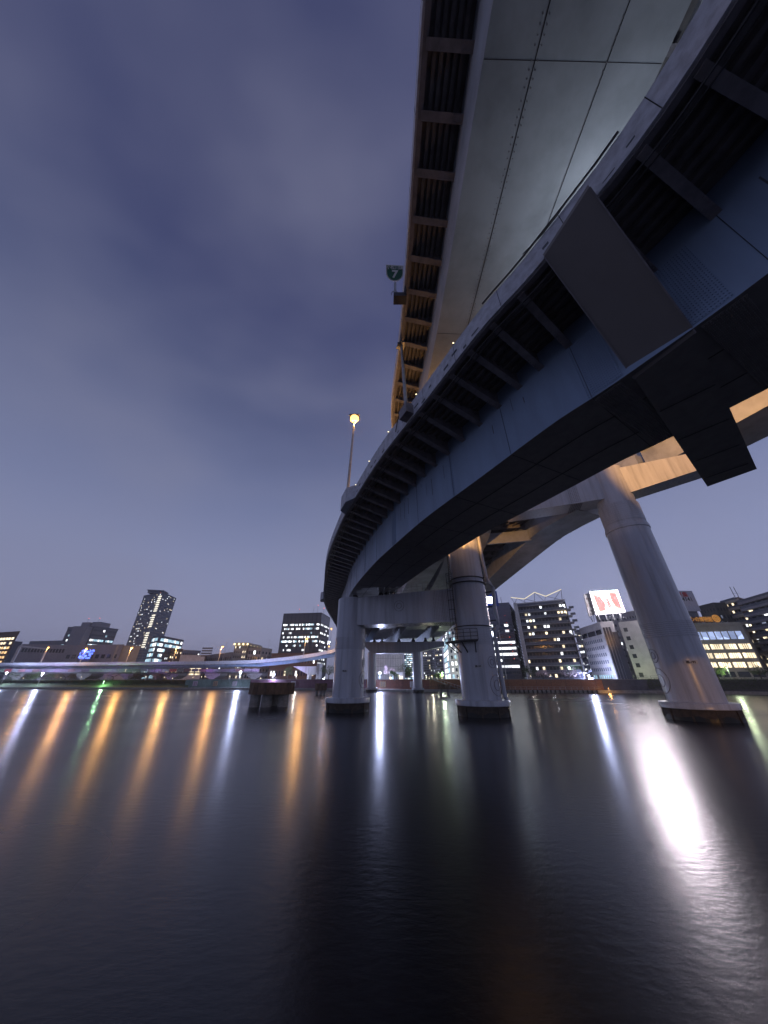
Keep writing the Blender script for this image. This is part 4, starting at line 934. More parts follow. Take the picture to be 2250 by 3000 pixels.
# black office
t, p_, z_ = building('black glass office cube with white lit floors', [(832, 1799), (942, 1796), (967, 1811)], Y=330, wall_m=BLACKW, seed=16, fac=[
    dict(floors=13, cols=9*3, ww=.9, wh=.42, top=9, pick=rowpick((12, 11, 9, 8, 4), [W_WHITE, W_WHITE, W_TEAL], BLACKW, .72, .16)),
    dict(floors=13, cols=10, ww=.8, wh=.42, top=9, pick=rowpick((12, 10, 8, 6, 5, 3), [W_WHITE], BLACKW, .75, .1), mull=.5)])
a, b = p_[0], p_[1]; m = MB(); rz = math.atan2(b[1]-a[1], b[0]-a[0])
for k in range(10): q = lerp(a, b, k/9); m.box((q[0], q[1]-.25, (z_+4)/2), (.35, .4, z_-4), rz)
for k in range(14):
    zz = z_ - 9 - k*(z_-13.5)/13; q = lerp(a, b, .5); m.box((q[0], q[1]-.2, zz), (math.dist(a, b), .35, .3), rz)
m.build('mullion', LINE, t)
for px, h in ((876, 5), (918, 8), (930, 9), (948, 6)): q = onY(px, 1797, 336); mast(q[0], 336, z_, h, t, px != 918)
# grey panelled hall behind the far portal
t, p_, z_ = building('windowless panelled hall behind the far portal', [(1080, 1920), (1180, 1919)], Y=215, wall_m=PALE, seed=17, depth=40)
a, b = p_; m = MB()
for k in range(15): q = lerp(a, b, k/14); m.box((q[0], q[1]-.03, (z_+4)/2), (.08, .1, z_-4))
for k in range(4): q = lerp(a, b, .5); m.box((q[0], q[1]-.03, 7+k*4.5), (math.dist(a, b), .1, .1), math.atan2(b[1]-a[1], b[0]-a[0]))
m.build('joint', LINE, t)
t, p_, z_ = building('small bright pavilion below the panelled hall', [(1140, 1973), (1181, 1973)], Y=170, wall_m=PALE, seed=18, depth=6, fac=[dict(floors=1, cols=7, ww=.8, wh=.6, bot=.1, top=.8, pick=pick(.9, [W_TEAL, W_WARM]))])
building('glowing pale blue office seen between the far columns', [(1183, 1893), (1215, 1896)], Y=330, wall_m=SLATE, seed=19, fac=[dict(floors=16, cols=8, ww=.85, wh=.5, pick=pick(.8, [W_TEAL, W_WHITE], GLASSB))])
building('dark flats with scattered lights right of far portal', [(1236, 1885), (1262, 1884), (1272, 1890)], Y=235, wall_m=GREY, seed=20, fac=[dict(floors=14, cols=6, ww=.45, wh=.4, pick=pick(.14, [W_WHITE, W_WARM])), dict(floors=14, cols=3, ww=.5, wh=.4, pick=pick(.2, [W_WHITE]))])
building('second dark block of flats beside the white-lit clinic', [(1272, 1888), (1294, 1884)], Y=215, wall_m=SLATE, seed=21, fac=[dict(floors=12, cols=5, ww=.5, wh=.4, pick=pick(.3, [W_WHITE, W_WARM, W_DIM]))])
building('white-lit block with tall windows left of the middle column', [(1296, 1868), (1308, 1842), (1425, 1826)], Y=165, wall_m=PALE, seed=22, fac=[dict(floors=8, cols=3, ww=.8, wh=.7, pick=pick(.95, [W_WHITE, W_TEAL])), dict(floors=8, cols=10, ww=.45, wh=.55, pick=pick(.6, [W_WHITE, W_TEAL]))])
# office right of middle column
t, p_, z_ = building('slate office with white lit strip windows right of the middle column', [(1400, 1774), (1491, 1768), (1507, 1790)], Y=160, wall_m=mat('blue grey panel wall', (.20, .21, .28), .6), seed=23, fac=[
    dict(floors=9, cols=8, ww=.94, wh=.38, top=9, bot=2, pick=rowpick((1, 3, 4, 5), [W_WHITE], GLASSB, .97, .15), slab=(.25, .12, SLATE)), dict(floors=22, cols=3, ww=.5, wh=.25, pick=pick(.12, [W_DIM]), slab=(.5, .15, DARK))])
for k in range(7): q = onY(1478+k*4.6, 1804+k*21, 159); MB().ico((q[0], 158.4, q[2]), .13).build('beacon', RED, t)
for px in (1457, 1470): q = onY(px, 1768, 166); mast(q[0], 166, z_, 4.5, t, False)
# balcony flats
t, p_, z_ = building('dark balcony flats with white frame and zigzag rooftop pergola', [(1506, 1776), (1655, 1763)], Y=152, wall_m=mat('dusky brown flats wall', (.085, .07, .08), .7), seed=24, cap=1.2, roof_m=PALE, fac=[
    dict(floors=11, cols=15, ww=.62, wh=.55, top=.6, bot=.2, u=(.05, .99), off=.55, pick=pick(.23, [W_WARM, W_WHITE, W_WHITE, W_WARM]), slab=(1.5, .28, GREY), slabw=.93, railm=SLATE)])
a, b = p_[0], p_[1]; MB().box((a[0]+.4, a[1]-1.1, z_/2+2.4), (1.5, 2.4, z_-2.5), math.atan2(b[1]-a[1], b[0]-a[0])).build('side_frame', PALE, t)
rz = math.atan2(b[1]-a[1], b[0]-a[0]); fh = (z_-.6-3.9-.2)/11
for k in range(11):   # stepped balconies at the right
    ext = 1.9; c_ = lerp(a, b, 1); MB().box((c_[0]+ext/2, c_[1]+math.tan(rz)*ext/2+1.2, 3.9+.2+fh*(10-k)), (ext, 5.5, .3), rz).build('balcony', GREY, t)
    MB().box((c_[0]+ext/2, c_[1]+math.tan(rz)*ext/2+1.2-2.75, 3.9+.2+fh*(10-k)+.6), (ext, .1, .95), rz).build('balcony_rail', SLATE, t)
    MB().box((c_[0]+(ext-1.2)/2, c_[1]+3.2, 3.9+.2+fh*(10.5-k)), (max(.3, ext-1.2), 3, fh-.35), rz).build('wall', GREY, t)
m = MB(); zz = z_+1.2; q = lambda u, dz: (a[0]+(b[0]-a[0])*u, a[1]+(b[1]-a[1])*u-.5, zz+dz)
top = [(-.04, 2.9), (.23, 1.6), (.46, 4.2), (.66, 1.9), (.98, 4.3)]
for (u0, d0), (u1, d1) in zip(top, top[1:]): m.beam(q(u0, d0), q(u1, d1), .3)
m.build('pergola_light', glow('pergola glow', (1, .87, .6), .8), t); m = MB()
for u, d, v in ((-.04, 2.9, .02), (.08, 2.3, .02), (.08, 2.3, .23), (.23, 1.6, .23), (.23, 1.6, .44), (.46, 4.2, .42), (.46, 4.2, .6), (.66, 1.9, .62), (.66, 1.9, .9), (.98, 4.3, .95), (.98, 4.3, .8)): m.beam(q(u, d), q(v, 0), .14)
m.build('pergola', DARK, t)
building('small white-lit flats between the balcony flats and the windowless office', [(1682, 1848), (1704, 1847)], Y=190, wall_m=SLATE, seed=25, fac=[dict(floors=8, cols=3, ww=.7, wh=.5, pick=pick(.5, [W_WHITE, W_WARM]), slab=(1.2, .2, GREY))])
# windowless office with slots, billboard on its roof
t, p_, z_ = building('pale office with rows of narrow slot windows under the neon billboard', [(1698, 1845), (1758, 1826), (1795, 1823)], Y=137, wall_m=PALE, seed=26, base=3.9, fac=[dict(floors=6, cols=10, ww=.42, wh=.48, top=5, bot=.2, u=(.05, .9), pick=rowpick((0,), [W_TEAL], SLATE, .8, 0)), None])
slot = t
a, b = p_[0], p_[1]; m = MB(); rz = math.atan2(b[1]-a[1], b[0]-a[0])
for u0, u1 in ((.05, .3), (.34, .68), (.72, .95)): q = lerp(a, b, (u0+u1)/2); m.box((q[0], q[1]-.02, z_-3.2), (math.dist(a, b)*(u1-u0), .2, 1.9), rz)
m.build('window', GLASS, t)
a, b = p_[1], p_[2]; m = MB(); rz = math.atan2(b[1]-a[1], b[0]-a[0])
for u in (.15, .38, .6): q = lerp(a, b, u); m.box((q[0], q[1]-.1, (z_+2.5)/2), (.75, .4, z_-6), rz)
q = lerp(a, b, .9); m.box((q[0], q[1]-.1, (z_+2.5)/2-1), (1.8, .4, z_-8), rz); m.build('window', GLASS, t)
t2, p2, z2 = building('right wing of the pale office with square windows', [(1812, 1827), (1868, 1821), (1884, 1818)], Y=137, wall_m=PALE, seed=27, fac=[dict(floors=6, cols=2, ww=.42, wh=.45, pick=lambda r, c, rnd: GLASS if c == 0 else None), None])
t3, p3, z3 = building('shaded recess block between the pale office wings and pier', [(1866, 1825), (1935, 1822)], Y=141, wall_m=GREY, seed=28, fac=[dict(floors=6, cols=4, ww=.2, wh=.3, pick=pick(.0, [W_DIM]))])
building('dim upper block behind the neon billboard', [(1745, 1806), (1812, 1800), (1890, 1786)], Y=175, wall_m=GREY, seed=29, fac=[dict(floors=10, cols=6, ww=.4, wh=.35, pick=pick(.05, [W_WHITE])), dict(floors=10, cols=9, ww=.4, wh=.35, pick=pick(.06, [W_WHITE, W_WARM]))])
# neon billboard
bb = thing('neon_billboard', 'blazing white framed neon billboard with red shapes on the office roof', 'billboard', (px2(1770, 140), 138, z_))
c0, c1, c2, c3 = [Vector(onY(x, y, Y_)) for x, y, Y_ in ((1728, 1734, 131), (1807, 1729, 131), (1830, 1793, 131), (1747, 1800, 131))]
NEON = glow('neon white', (1.0, .97, 1.0), 8); NEONP = glow('neon panel', (1.0, .88, .97), 100, sample=True); NEONR = glow('neon red', (1.0, .40, .38), 1.0, .15, .6)
def quadbox(cs, d0, d1): 
    m = MB(); nn = Vector((0, -1, 0)); m.add([c+nn*d0 for c in cs]+[c+nn*d1 for c in cs], [(0,1,2,3), (7,6,5,4), (0,4,5,1), (1,5,6,2), (2,6,7,3), (3,7,4,0)]); return m
quadbox([c0, c1, c2, c3], -1.2, -.05).build('case', GREY, bb); quadbox([c0, c1, c2, c3], -.04, .08).build('light_panel', NEONP, bb)
def bl(u, v): return (c0*(1-u)+c1*u)*(1-v)+(c3*(1-u)+c2*u)*v
m = MB()
for a_, b_ in (((0, 0), (1, 0)), ((1, 0), (1, 1)), ((1, 1), (0, 1)), ((0, 1), (0, 0)), ((.44, .1), (.44, .8)), ((.62, .1), (.64, .8))):
    m.beam(bl(*a_)+Vector((0, -.3, 0)), bl(*b_)+Vector((0, -.3, 0)), .35)
m.build('neon_tube', NEON, bb)
m = MB()
for poly in (((.06, .08), (.33, .24), (.45, .6), (.38, .9), (.12, .93)), ((.64, .06), (.94, .08), (.96, .93), (.74, .8), (.62, .45)), ((.45, .24), (.6, .34), (.63, .78), (.46, .8))):
    vs = [bl(*p)+Vector((0, -.10, 0)) for p in poly]; n_ = len(vs); m.add(vs+[v+Vector((0, -.03, 0)) for v in vs], [tuple(range(n_)), tuple(range(n_, 2*n_))[::-1]])
m.build('neon_fringe', glow('neon fringe', (1.0, .80, .66), 1.05, .1, .5), bb)  # halo of light round the red neon, built as pale glowing shapes
m = MB()
for a_, b_, c_ in (((0, 0), (1, 0), 0), ((1, 0), (1, 1), 1), ((1, 1), (0, 1), 1)):
    m.mi = c_; m.beam(bl(*a_)+Vector((0, -.42, 0)), bl(*b_)+Vector((0, -.42, 0)), .3)
m.build('rim_tube', [glow('rim green', (.55, 1.0, .78), 1.0), glow('rim violet', (.95, .70, 1.0), 1.0)], bb)
m = MB()
for poly in (((.1, .15), (.3, .3), (.41, .6), (.36, .84), (.16, .88), (.1, .6)), ((.47, .3), (.57, .4), (.6, .72), (.48, .75)), ((.68, .12), (.9, .15), (.93, .85), (.76, .72), (.66, .45))):
    vs = [bl(*p)+Vector((0, -.14, 0)) for p in poly]; n_ = len(vs); m.add(vs+[v+Vector((0, -.1, 0)) for v in vs], [tuple(range(n_)), tuple(range(n_, 2*n_))[::-1]])
m.build('neon_shape', NEONR, bb)
m = MB(); 
for u in (.1, .35, .6, .85):
    p = bl(u, 1); m.beam(p+Vector((0, .8, 0)), (p.x+.3, p.y+1, z_+.4), .3)
m.build('support_frame', GALV, bb)
sb = thing('side_billboard', 'dim white side board with brown brush lettering left of the neon', 'billboard', (px2(1715, 138), 138, z_))
cs = [Vector(onY(x, y, 133.5)) for x, y in ((1711, 1741), (1730, 1737), (1747, 1799), (1727, 1806))]
quadbox(cs, -.6, -.1).build('board', PALE, sb); 
for i_, (ch, v) in enumerate((('サ', .3), ('川', .55))): text('lettering', ch, 2.0, BROWN, sb, (cs[0]*(1-v)+cs[3]*v)*.5+(cs[1]*(1-v)+cs[2]*v)*.5+Vector((-.5, -.02, 0)), (1, 0, 0), depth=.03)
text('lettering', '2021', .9, LINE, sb, (cs[0]*.2+cs[3]*.8)*.55+(cs[1]*.2+cs[2]*.8)*.45+Vector((0, -.02, 0)), (1, 0, 0), depth=.03)
m = MB()
for u, v in ((0, .15), (.3, .05), (.6, .3), (1, .8)):
    p = cs[3]*(1-u)+cs[2]*u; r = cs[3]*(1-v)+cs[2]*v; m.beam(p, (r.x+.8, r.y+.6, z_+.2), .14)
m.build('support_frame', DARK, sb)
# white billboard building
t, p_, z_ = building('slate block topped by a white advertising board right of the pier', [(1930, 1794), (2043, 1794)], Y=150, wall_m=SLATE, seed=30, fac=[dict(floors=8, cols=7, ww=.3, wh=.35, pick=rowpick((7,), [W_WHITE], GLASS, .45, .03))])
wb = thing('roof_billboard', 'white advertising board with red characters and a phone number', 'billboard', (px2(1990, 150), 149, z_+.5))
cs = [Vector(onY(x, y, 148.5)) for x, y in ((1895, 1730), (2027, 1731), (2054, 1790), (1922, 1790))]
quadbox(cs, -.8, 0).build('board', mat('board white', (.5, .5, .56), .7, var=.05), wb)
REDP = mat('red lettering', (.55, .03, .03), .6)
p = Vector(onY(1998, 1743, 148.4)); text('lettering', '広告募集', 2.6, REDP, wb, p+Vector((-2.4, 0, 0)), (1, 0, 0), bold=.05)
p = Vector(onY(2006, 1756, 148.4)); text('lettering', '3471-4141', 2.5, LINE, wb, p+Vector((-1.6, 0, 0)), (1, 0, 0), bold=.03)
# museum building
t, p_, z_ = building('beige museum building with three rows of warm lit windows', [(1975, 1838), (2172, 1832), (2195, 1858)], Y=133, wall_m=BEIGE, seed=31, cap=1.3, roof_m=BEIGE, fac=[
    dict(floors=4, cols=5, ww=.82, wh=.56, top=6.2, bot=.6, u=(.0, 1.0), off=.52, pick=lambda r, c, rnd: (W_WARM if r > 0 else GLASS))])
a, b = p_[0], p_[1]; rz = math.atan2(b[1]-a[1], b[0]-a[0]); L = math.dist(a, b); m = MB()
for k in range(9): q = lerp(a, b, .1+.1*k); m.box((q[0], q[1]-.12, z_-3.6), (L*.075, .25, 2.9), rz)
m.build('window', W_BLUE, t)
m = MB(); fh = (z_-6.2-4.5)/4
for k in range(5):
    for r in range(1, 4):
        for v in (-.165, 0, .165)[:]:
            q = lerp(a, b, (k+.5)/5+v*.2*.9*1.0); m.box((q[0], q[1]-.2, 4.5+fh*(r+.52)), (.1, .12, fh*.56), rz)
m.build('mullion', LINE, t)
sg = thing('roof_sign', 'orange museum sign with a big round button on roof frame', 'sign', (px2(2080, 131), 131, z_+1.3))
a_, b_ = Vector(onY(2010, 1817, 131)), Vector(onY(2092, 1814, 131)); ORL = glow('sign orange', (.9, .38, .06), .38)
m = MB(); m.beam(a_+Vector((-2, 0, -.1)), b_, .3, 2.3); m.build('board', mat('sign brown', (.10, .035, .015), .7), sg)
text('lettering', 'ボタンの博物館', 2.05, ORL, sg, (a_+b_)/2+Vector((-1.3, -.2, 0)), (1, 0, 0), bold=.02, sx=.86)
q = Vector(onY(2097, 1812, 131)); m = MB()
n_ = 28; m.add([q+Vector((math.cos(k*6.2832/n_)*1.55, -.25, math.sin(k*6.2832/n_)*1.45)) for k in range(n_)]+[q+Vector((math.cos(k*6.2832/n_)*1.55, .1, math.sin(k*6.2832/n_)*1.45)) for k in range(n_)], [tuple(range(n_)), tuple(range(n_, 2*n_))[::-1]]+[(k, n_+k, n_+(k+1) % n_, (k+1) % n_) for k in range(n_)]); m.build('button_disc', ORL, sg)
m = MB(); m.tube([q+Vector((math.cos(k*6.2832/24)*1.0, -.3, math.sin(k*6.2832/24)*.95)) for k in range(25)], .06, 5)
for sx_, sz_ in ((-.28, .28), (.28, .28), (-.28, -.28), (.28, -.28)): m.box(q+Vector((sx_, -.3, sz_)), (.26, .08, .26))
m.build('button_hole', mat('sign brown', (.10, .035, .015)), sg)
m = MB()
for k in range(8):
    x0 = a_.x-1+k*2.2; m.beam((x0, 131, z_+1.3), (x0+1.1, 131, a_.z-1.2), .1); m.beam((x0+1.1, 131, a_.z-1.2), (x0+2.2, 131, z_+1.3), .1)
m.build('support_frame', GALV, sg)
building('dark flats with a pitched roof edge behind the museum sign', [(2045, 1779), (2090, 1768), (2128, 1768)], Y=165, wall_m=mat('sooty wall', (.06, .055, .055), .8), seed=32, fac=[dict(floors=9, cols=5, ww=.4, wh=.4, pick=pick(.1, [W_WARM, W_DIM])), dict(floors=9, cols=4, ww=.4, wh=.4, pick=pick(.1, [W_DIM]))])
t, p_, z_ = building('stepped beige and brown balcony flats behind the museum', [(2120, 1764), (2163, 1752), (2185, 1758)], Y=158, wall_m=BROWN, seed=33, fac=[dict(floors=10, cols=5, ww=.55, wh=.5, off=.62, pick=pick(.25, [W_WARM, W_WHITE, W_WARM]), slab=(1.6, 1.1, BEIGE)), dict(floors=10, cols=4, ww=.5, wh=.4, pick=pick(.1, [W_WARM]))])
for px, yy in ((2155, 1752), (2166, 1752)): q = onY(px, yy, 163); mast(q[0], 163, z_, 7, t, False)
m = MB(); q = onY(2155, 1738, 163); m.beam((q[0]-2, 163, q[2]), (q[0]+2, 163, q[2]), .1); m.build('antenna', DARK, t)
building('pale blue balcony flats at the right edge', [(2172, 1763), (2330, 1718)], Y=150, wall_m=SLATE, seed=34, depth=20, fac=[dict(floors=11, cols=8, ww=.6, wh=.5, off=.62, pick=pick(.2, [W_WARM, W_WHITE, W_DIM]), slab=(1.8, 1.0, GREY))])
q = onY(2160, 1735, 164)
# a few low fillers beyond the far road so that the skyline is closed
building('low roofs behind the long hall at left', [(88, 1880), (200, 1877)], Y=420, wall_m=SLATE, seed=35)
building('brown stepped block by the warm office', [(40, 1880), (66, 1882)], Y=280, wall_m=SLATE, seed=36)

# floodlight rack of the sports ground
t = thing('floodlight_rack', 'unlit sports floodlight rack on a dark post behind the far road', 'floodlight', (px2(606, 250), 250, 4)); q = onY(606, 1912, 250)
MB().beam((q[0], 250, 4), (q[0], 250, q[2]-2.5), .9).build('pole', DARK, t); m = MB()
for r in range(4): m.box((q[0], 250, q[2]-2.5+r*1.7), (7.6, .5, .25)); [m.box((q[0]-3.4+k*.97, 249.7, q[2]-2.1+r*1.7), (.75, .5, .8)) for k in range(8)]
m.build('lamp_bank', SLATE, t)

# ------------------------------------------------------------------ lamps
def street_lamp(base, top, label, col, m_, energy, grp, r=.12, head=.42, arm=None, name='street_lamp', rad=.3):
    t = thing(name, label, 'street lamp', base, grp); b = Vector(base); q = Vector(top)
    MB().tube([b, q], r, 8, r1=r*.6).build('pole', GALV, t, smooth=True)
    if arm: a = q + Vector(arm); MB().tube([q, (q+a)/2+Vector((0, 0, .25)), a], r*.5, 6).build('arm', GALV, t); q = a
    lh = MB().box(q+Vector((0, 0, .22)), (head*2.0, head*1.4, .22)).build('lamp_head', DARK, t)
    if m_: MB().ico(q-Vector((0, 0, .12)), head).build('lens', m_, lh)
    if energy: lamp_light(t, q-Vector((0, 0, .12+head+rad+.05)), col, energy, rad)
    return t
OR = (1.0, .48, .13); WH = (.55, .62, 1.0); GR_ = (.45, 1.0, .5)
# the big sodium lamp on the curving road's parapet
f = min(frA, key=lambda f: math.dist(f.p[:2], (-5.0, 34.3)))
b = Vector(pt(f, -.45, .9)); street_lamp(b, (b.x+.3, b.y+.5, 39.2), 'tall glowing amber street lamp on the curving parapet', OR, SODIUM, 2600, 'lamps of the near road', r=.2, head=.75, rad=.3)
# the small balcony the lamp stands on
def bulge(f, i_, label):
    t = thing('lamp_bracket', label, 'bracket', f.p); m = MB()
    tt_ = Vector((f.t[0], f.t[1], 0)); nn_ = Vector((f.n[0], f.n[1], 0)); p = Vector(f.p)
    P2 = lambda u, o, z: p + tt_*u - nn_*o + Vector((0, 0, z))
    prof = [(-2.3, .03), (-1.2, .9), (1.2, .9), (2.3, .03)]
    lo = [P2(u, o, -.5 if 0 < k < 3 else -.3) for k, (u, o) in enumerate(prof)]; hi = [P2(u, o, 1.55) for u, o in prof]
    m.add(lo+hi, [(0,1,2,3), (7,6,5,4), (0,4,5,1), (1,5,6,2), (2,6,7,3), (3,7,4,0)]); m.build('bay', PARA, t)
bulge(f, 0, 'bulging concrete bay of the parapet carrying the amber lamp')
f2_ = frA_at(86); bulge(f2_, 0, 'small parapet bay of the curving road above the left column')
# the unlit lamp seen from below
f = min(frA, key=lambda f: math.dist(f.p[:2], (2.0, 19.2))); b = Vector(pt(f, -.35, .6)); topz = onY(1184, 1010, b.y+.4)
t = thing('street_lamp', 'unlit grey lamp post on a bolted box clamped to the near parapet', 'street lamp', b, 'lamps of the near road')
tp_ = Vector((b.x-.15, b.y+.5, topz[2])); MB().tube([b, tp_], .17, 12, r1=.11).build('pole', GALV, t, smooth=True)
MB().box(tp_+Vector((0, .05, .1)), (.75, .95, .14), .4).build('lamp_head', GALV, t); MB().box(tp_+Vector((-.25, -.15, 0)), (.3, .3, .3)).build('sensor', DARK, t)
m = MB(); nn_ = Vector((f.n[0], f.n[1], 0)); rz = math.atan2(f.t[1], f.t[0]); m.box(b-nn_*.0+Vector((0, 0, -.25)), (1.2, .75, .95), rz); m.box(b+Vector((0, 0, .35)), (1.0, .6, .25), rz); m.build('clamp_box', BRK, t)
m = MB(); m.tube([Vector(pt(f, -.2, 1.45))+Vector((1.0, 1.3, .5)), b+Vector((.2, .0, 1.0)), b+Vector((-.5, .4, .4)), b+Vector((-.75, 1.0, -.3)), b+Vector((-.9, 1.3, -1.2))], .045, 6); m.build('cable', DARK, t)
# route sign hung from the upper road
sp = Vector((onY(1161, 870, 15.4))); rs = thing('route_sign', 'green shield route sign with number 7 on a bracket of the upper road', 'sign', sp)
f = min(frU, key=lambda f: abs(f.p[1]-15.4)); e = Vector(f.p)
m = MB(); m.box(((sp.x+e.x)/2, sp.y, e.z-.45), (abs(e.x-sp.x)+.5, .75, .55)); m.build('bracket', DARK, rs)
s0 = Vector((sp.x-.12, sp.y, e.z-.2)); s1 = Vector((sp.x-.05, sp.y+.1, e.z+2.3)); MB().tube([s0, s1], .12, 10).build('pole', GALV, rs)
m = MB(); m.tube([s0+Vector((.15+.3*math.cos(a)-.15, 0, .5+.45*math.sin(a))) for a in [k*.35-.6 for k in range(13)]], .025, 5); m.build('cable', DARK, rs)
sc_ = s1+Vector((-.05, -.62, .62)); SX = Vector((1, .05, 0)).normalized(); SU = Vector((0, -.62, .78)).normalized(); SN = Vector((0, -.78, -.62)).normalized()
def shield(k, d0, d1, mm, nm):
    prof = [(-1, .62), (1, .62), (1, -.05)] + [(math.cos(a), -.05+.75*math.sin(a)) for a in [-(j*math.pi/12) for j in range(1, 12)]] + [(-1, -.05)]
    m = MB(); n_ = len(prof); vs = [sc_+SX*u*.82*k+SU*v*.95*k for u, v in prof]
    m.add([v+SN*d1 for v in vs]+[v+SN*d0 for v in vs], [tuple(range(n_))[::-1], tuple(range(n_, 2*n_))]+[(i, (i+1) % n_, n_+(i+1) % n_, n_+i) for i in range(n_)]); m.build(nm, mm, rs)
SW = mat('sign white', (.7, .7, .68), .5, var=.03); SG = mat('sign green', (.01, .12, .07), .5, var=.05)
shield(1.0, -.03, .0, SW, 'rim'); shield(.88, .002, .02, SG, 'plate')
text('lettering', '小松川線', .38, SW, rs, sc_+SU*.36+SN*.035, SX, up=SU, bold=.006); text('lettering', '7', .85, SW, rs, sc_-SU*.20+SN*.035, SX, up=SU, bold=.03, sx=1.3)
# small marker lights on the parapet
for k, (x, y) in enumerate(((1313, 1000), (1204, 1148), (1126, 1260), (1071, 1350), (1032, 1420))):
    u_ = un(x, y, 25.75); f = min(frA, key=lambda f: math.dist(f.p[:2], u_)); p = Vector(pt(f, .05, 1.4))
    t = thing('marker_light', 'small cream marker light on the near parapet, number %s from the top of the bend' % ['one', 'two', 'three', 'four', 'five'][k], 'marker light', p, 'marker lights on the parapet')
    MB().beam(p, p+Vector((0, 0, .28)), .05).build('stem', DARK, t); MB().ico(p+Vector((0, 0, .34)), .065).build('lens', CREAML, t)
# conduit along the parapet top near the crossbeam
m = MB(); fs_ = [f for f in frA if 4 < f.p[1] < 12]; m.tube([pt(f, -.1, 1.5) for f in fs_], .06, 8); m.tube([Vector(pt(f, -.16+.1*math.sin(i*2.1), 1.35+.12*math.sin(i*1.7))) for i, f in enumerate(fs_[:6])], .03, 6); m.build('conduit', DARK, roadA)
# stencilled vents in the parapet
# lamps of the far road
lab = ['leftmost amber lamp on the far road, pole in front of the hall', 'amber lamp on the far road beside the blue lights', 'amber lamp on the far road before the annex', 'amber lamp on the far road before the glass office', 'amber lamp on the far road left of the rooflit flats', 'amber lamp on the far road before the black office']
for (x, y, yb, e), l_ in zip(((142, 1896, 1943, 1600), (253, 1899, 1942, 5500), (386, 1897, 1941, 5500), (519, 1896, 1939, 5500), (651, 1894, 1938, 5500), (897, 1870, 1925, 5000)), lab):
    Y = 199 if x < 800 else 187
    a = onY(x, y, Y); bx_ = onY(x-12 if x < 800 else 892, yb, Y); street_lamp((a[0]-.4, Y, bx_[2]), (a[0]-.2, Y, a[2]), l_, OR, SODIUM if e > 1000 else CREAML, e, 'amber lamps of the far road', r=.16, head=.5, arm=(.9, -.6, 0))
for (x, y, Y, e, l_) in ((971, 1841, 172, 700, 'tall amber lamp beside the left column, highest on the far road'), (964, 1893, 180, 300, 'short amber lamp low beside the left column')):
    a = onY(x, y, Y); street_lamp((a[0], Y, 18), a, l_, OR, SODIUM, e, 'amber lamps of the far road', r=.14, head=.4)
a = onY(964, 1880, 183); street_lamp((a[0], 183, 18), a, 'white lamp on the far road bend next to the left column', WH, WHITEL, 600, 'amber lamps of the far road', r=.14, head=.6)
for (x, y, l_) in ((790, 1876, 'slim unlit lamp post right of the rooflit flats'), (665, 1884, 'slim unlit lamp post right of the amber lamp')):
    a = onY(x, y, 235); street_lamp((a[0]-.5, 235, 4), a, l_, WH, None, 0, 'unlit lamps beyond the road', r=.13, head=.35)
# floodlights along the far bank
fl = [(20, 1970, 190.5, WH, WHITEL, 3000, .9, 'white floodlight at the far left under the road'), (126, 1971, 190, WH, WHITEL, 2500, .8, 'second white floodlight from the left under the road'), (305, 1995, 188, GR_, GREENL, 900, .45, 'green floodlight low on the left embankment'),
      (705, 1968, 180.5, WH, WHITEL, 3000, 1.1, 'white floodlight above the green wall'), (802, 1974, 174.5, WH, WHITEL, 3000, 1.1, 'white floodlight above the old stub'), (869, 1976, 176, (1, .9, .8), CREAML, 300, .5, 'dimmer cream lamp between stub and left column'),
      (948, 1988, 168, WH, WHITEL, 1100, .55, 'bluish lamp close left of the left column'), (1113, 1970, 156, WH, WHITEL, 6000, 1.0, 'dazzling white floodlight between portal columns'),
      (1296, 1969, 150, (.8, 1, .7), GREENL, 1100, .45, 'greenish starry lamp by the steps'), (1265, 1980, 152, (1, .95, .7), CREAML, 200, .35, 'small cream lamp left of the greenish lamp'), (1249, 1983, 154, (1, .95, .7), CREAML, 120, .3, 'tiny cream lamp beside the far right column'), (1280, 1976, 152, (1, .95, .7), CREAML, 200, .3, 'small cream lamp nearest the greenish lamp'),
      (1676, 1961, 144, GR_, GREENL, 700, .4, 'green lamp above the cherry blossoms'), (1725, 1978, 140, WH, WHITEL, 3500, .6, 'white starry lamp below the slotted office'), (1842, 1959, 136, (.8, 1, .6), GREENL, 380, .4, 'green lamp before the pale office wing'), (2128, 1955, 124, (.8, 1, .6), GREENL, 380, .4, 'green lamp before the museum windows'), (1782, 2015, 131, OR, SODIUM, 120, .2, 'small amber lamp at the waterline')]
for (x, y, Y, c_, m_, e, hd, l_) in fl:
    a = onY(x, y, Y); wy = interp(a[0], WALLL); street_lamp((a[0], Y, .85 if Y < wy+.6 else min(4.0, a[2]-.6)), a, l_, c_, m_, e*3.2, 'floodlights and lamps of the far bank', r=.09, head=hd*.62, name='bank_lamp', rad=.35)
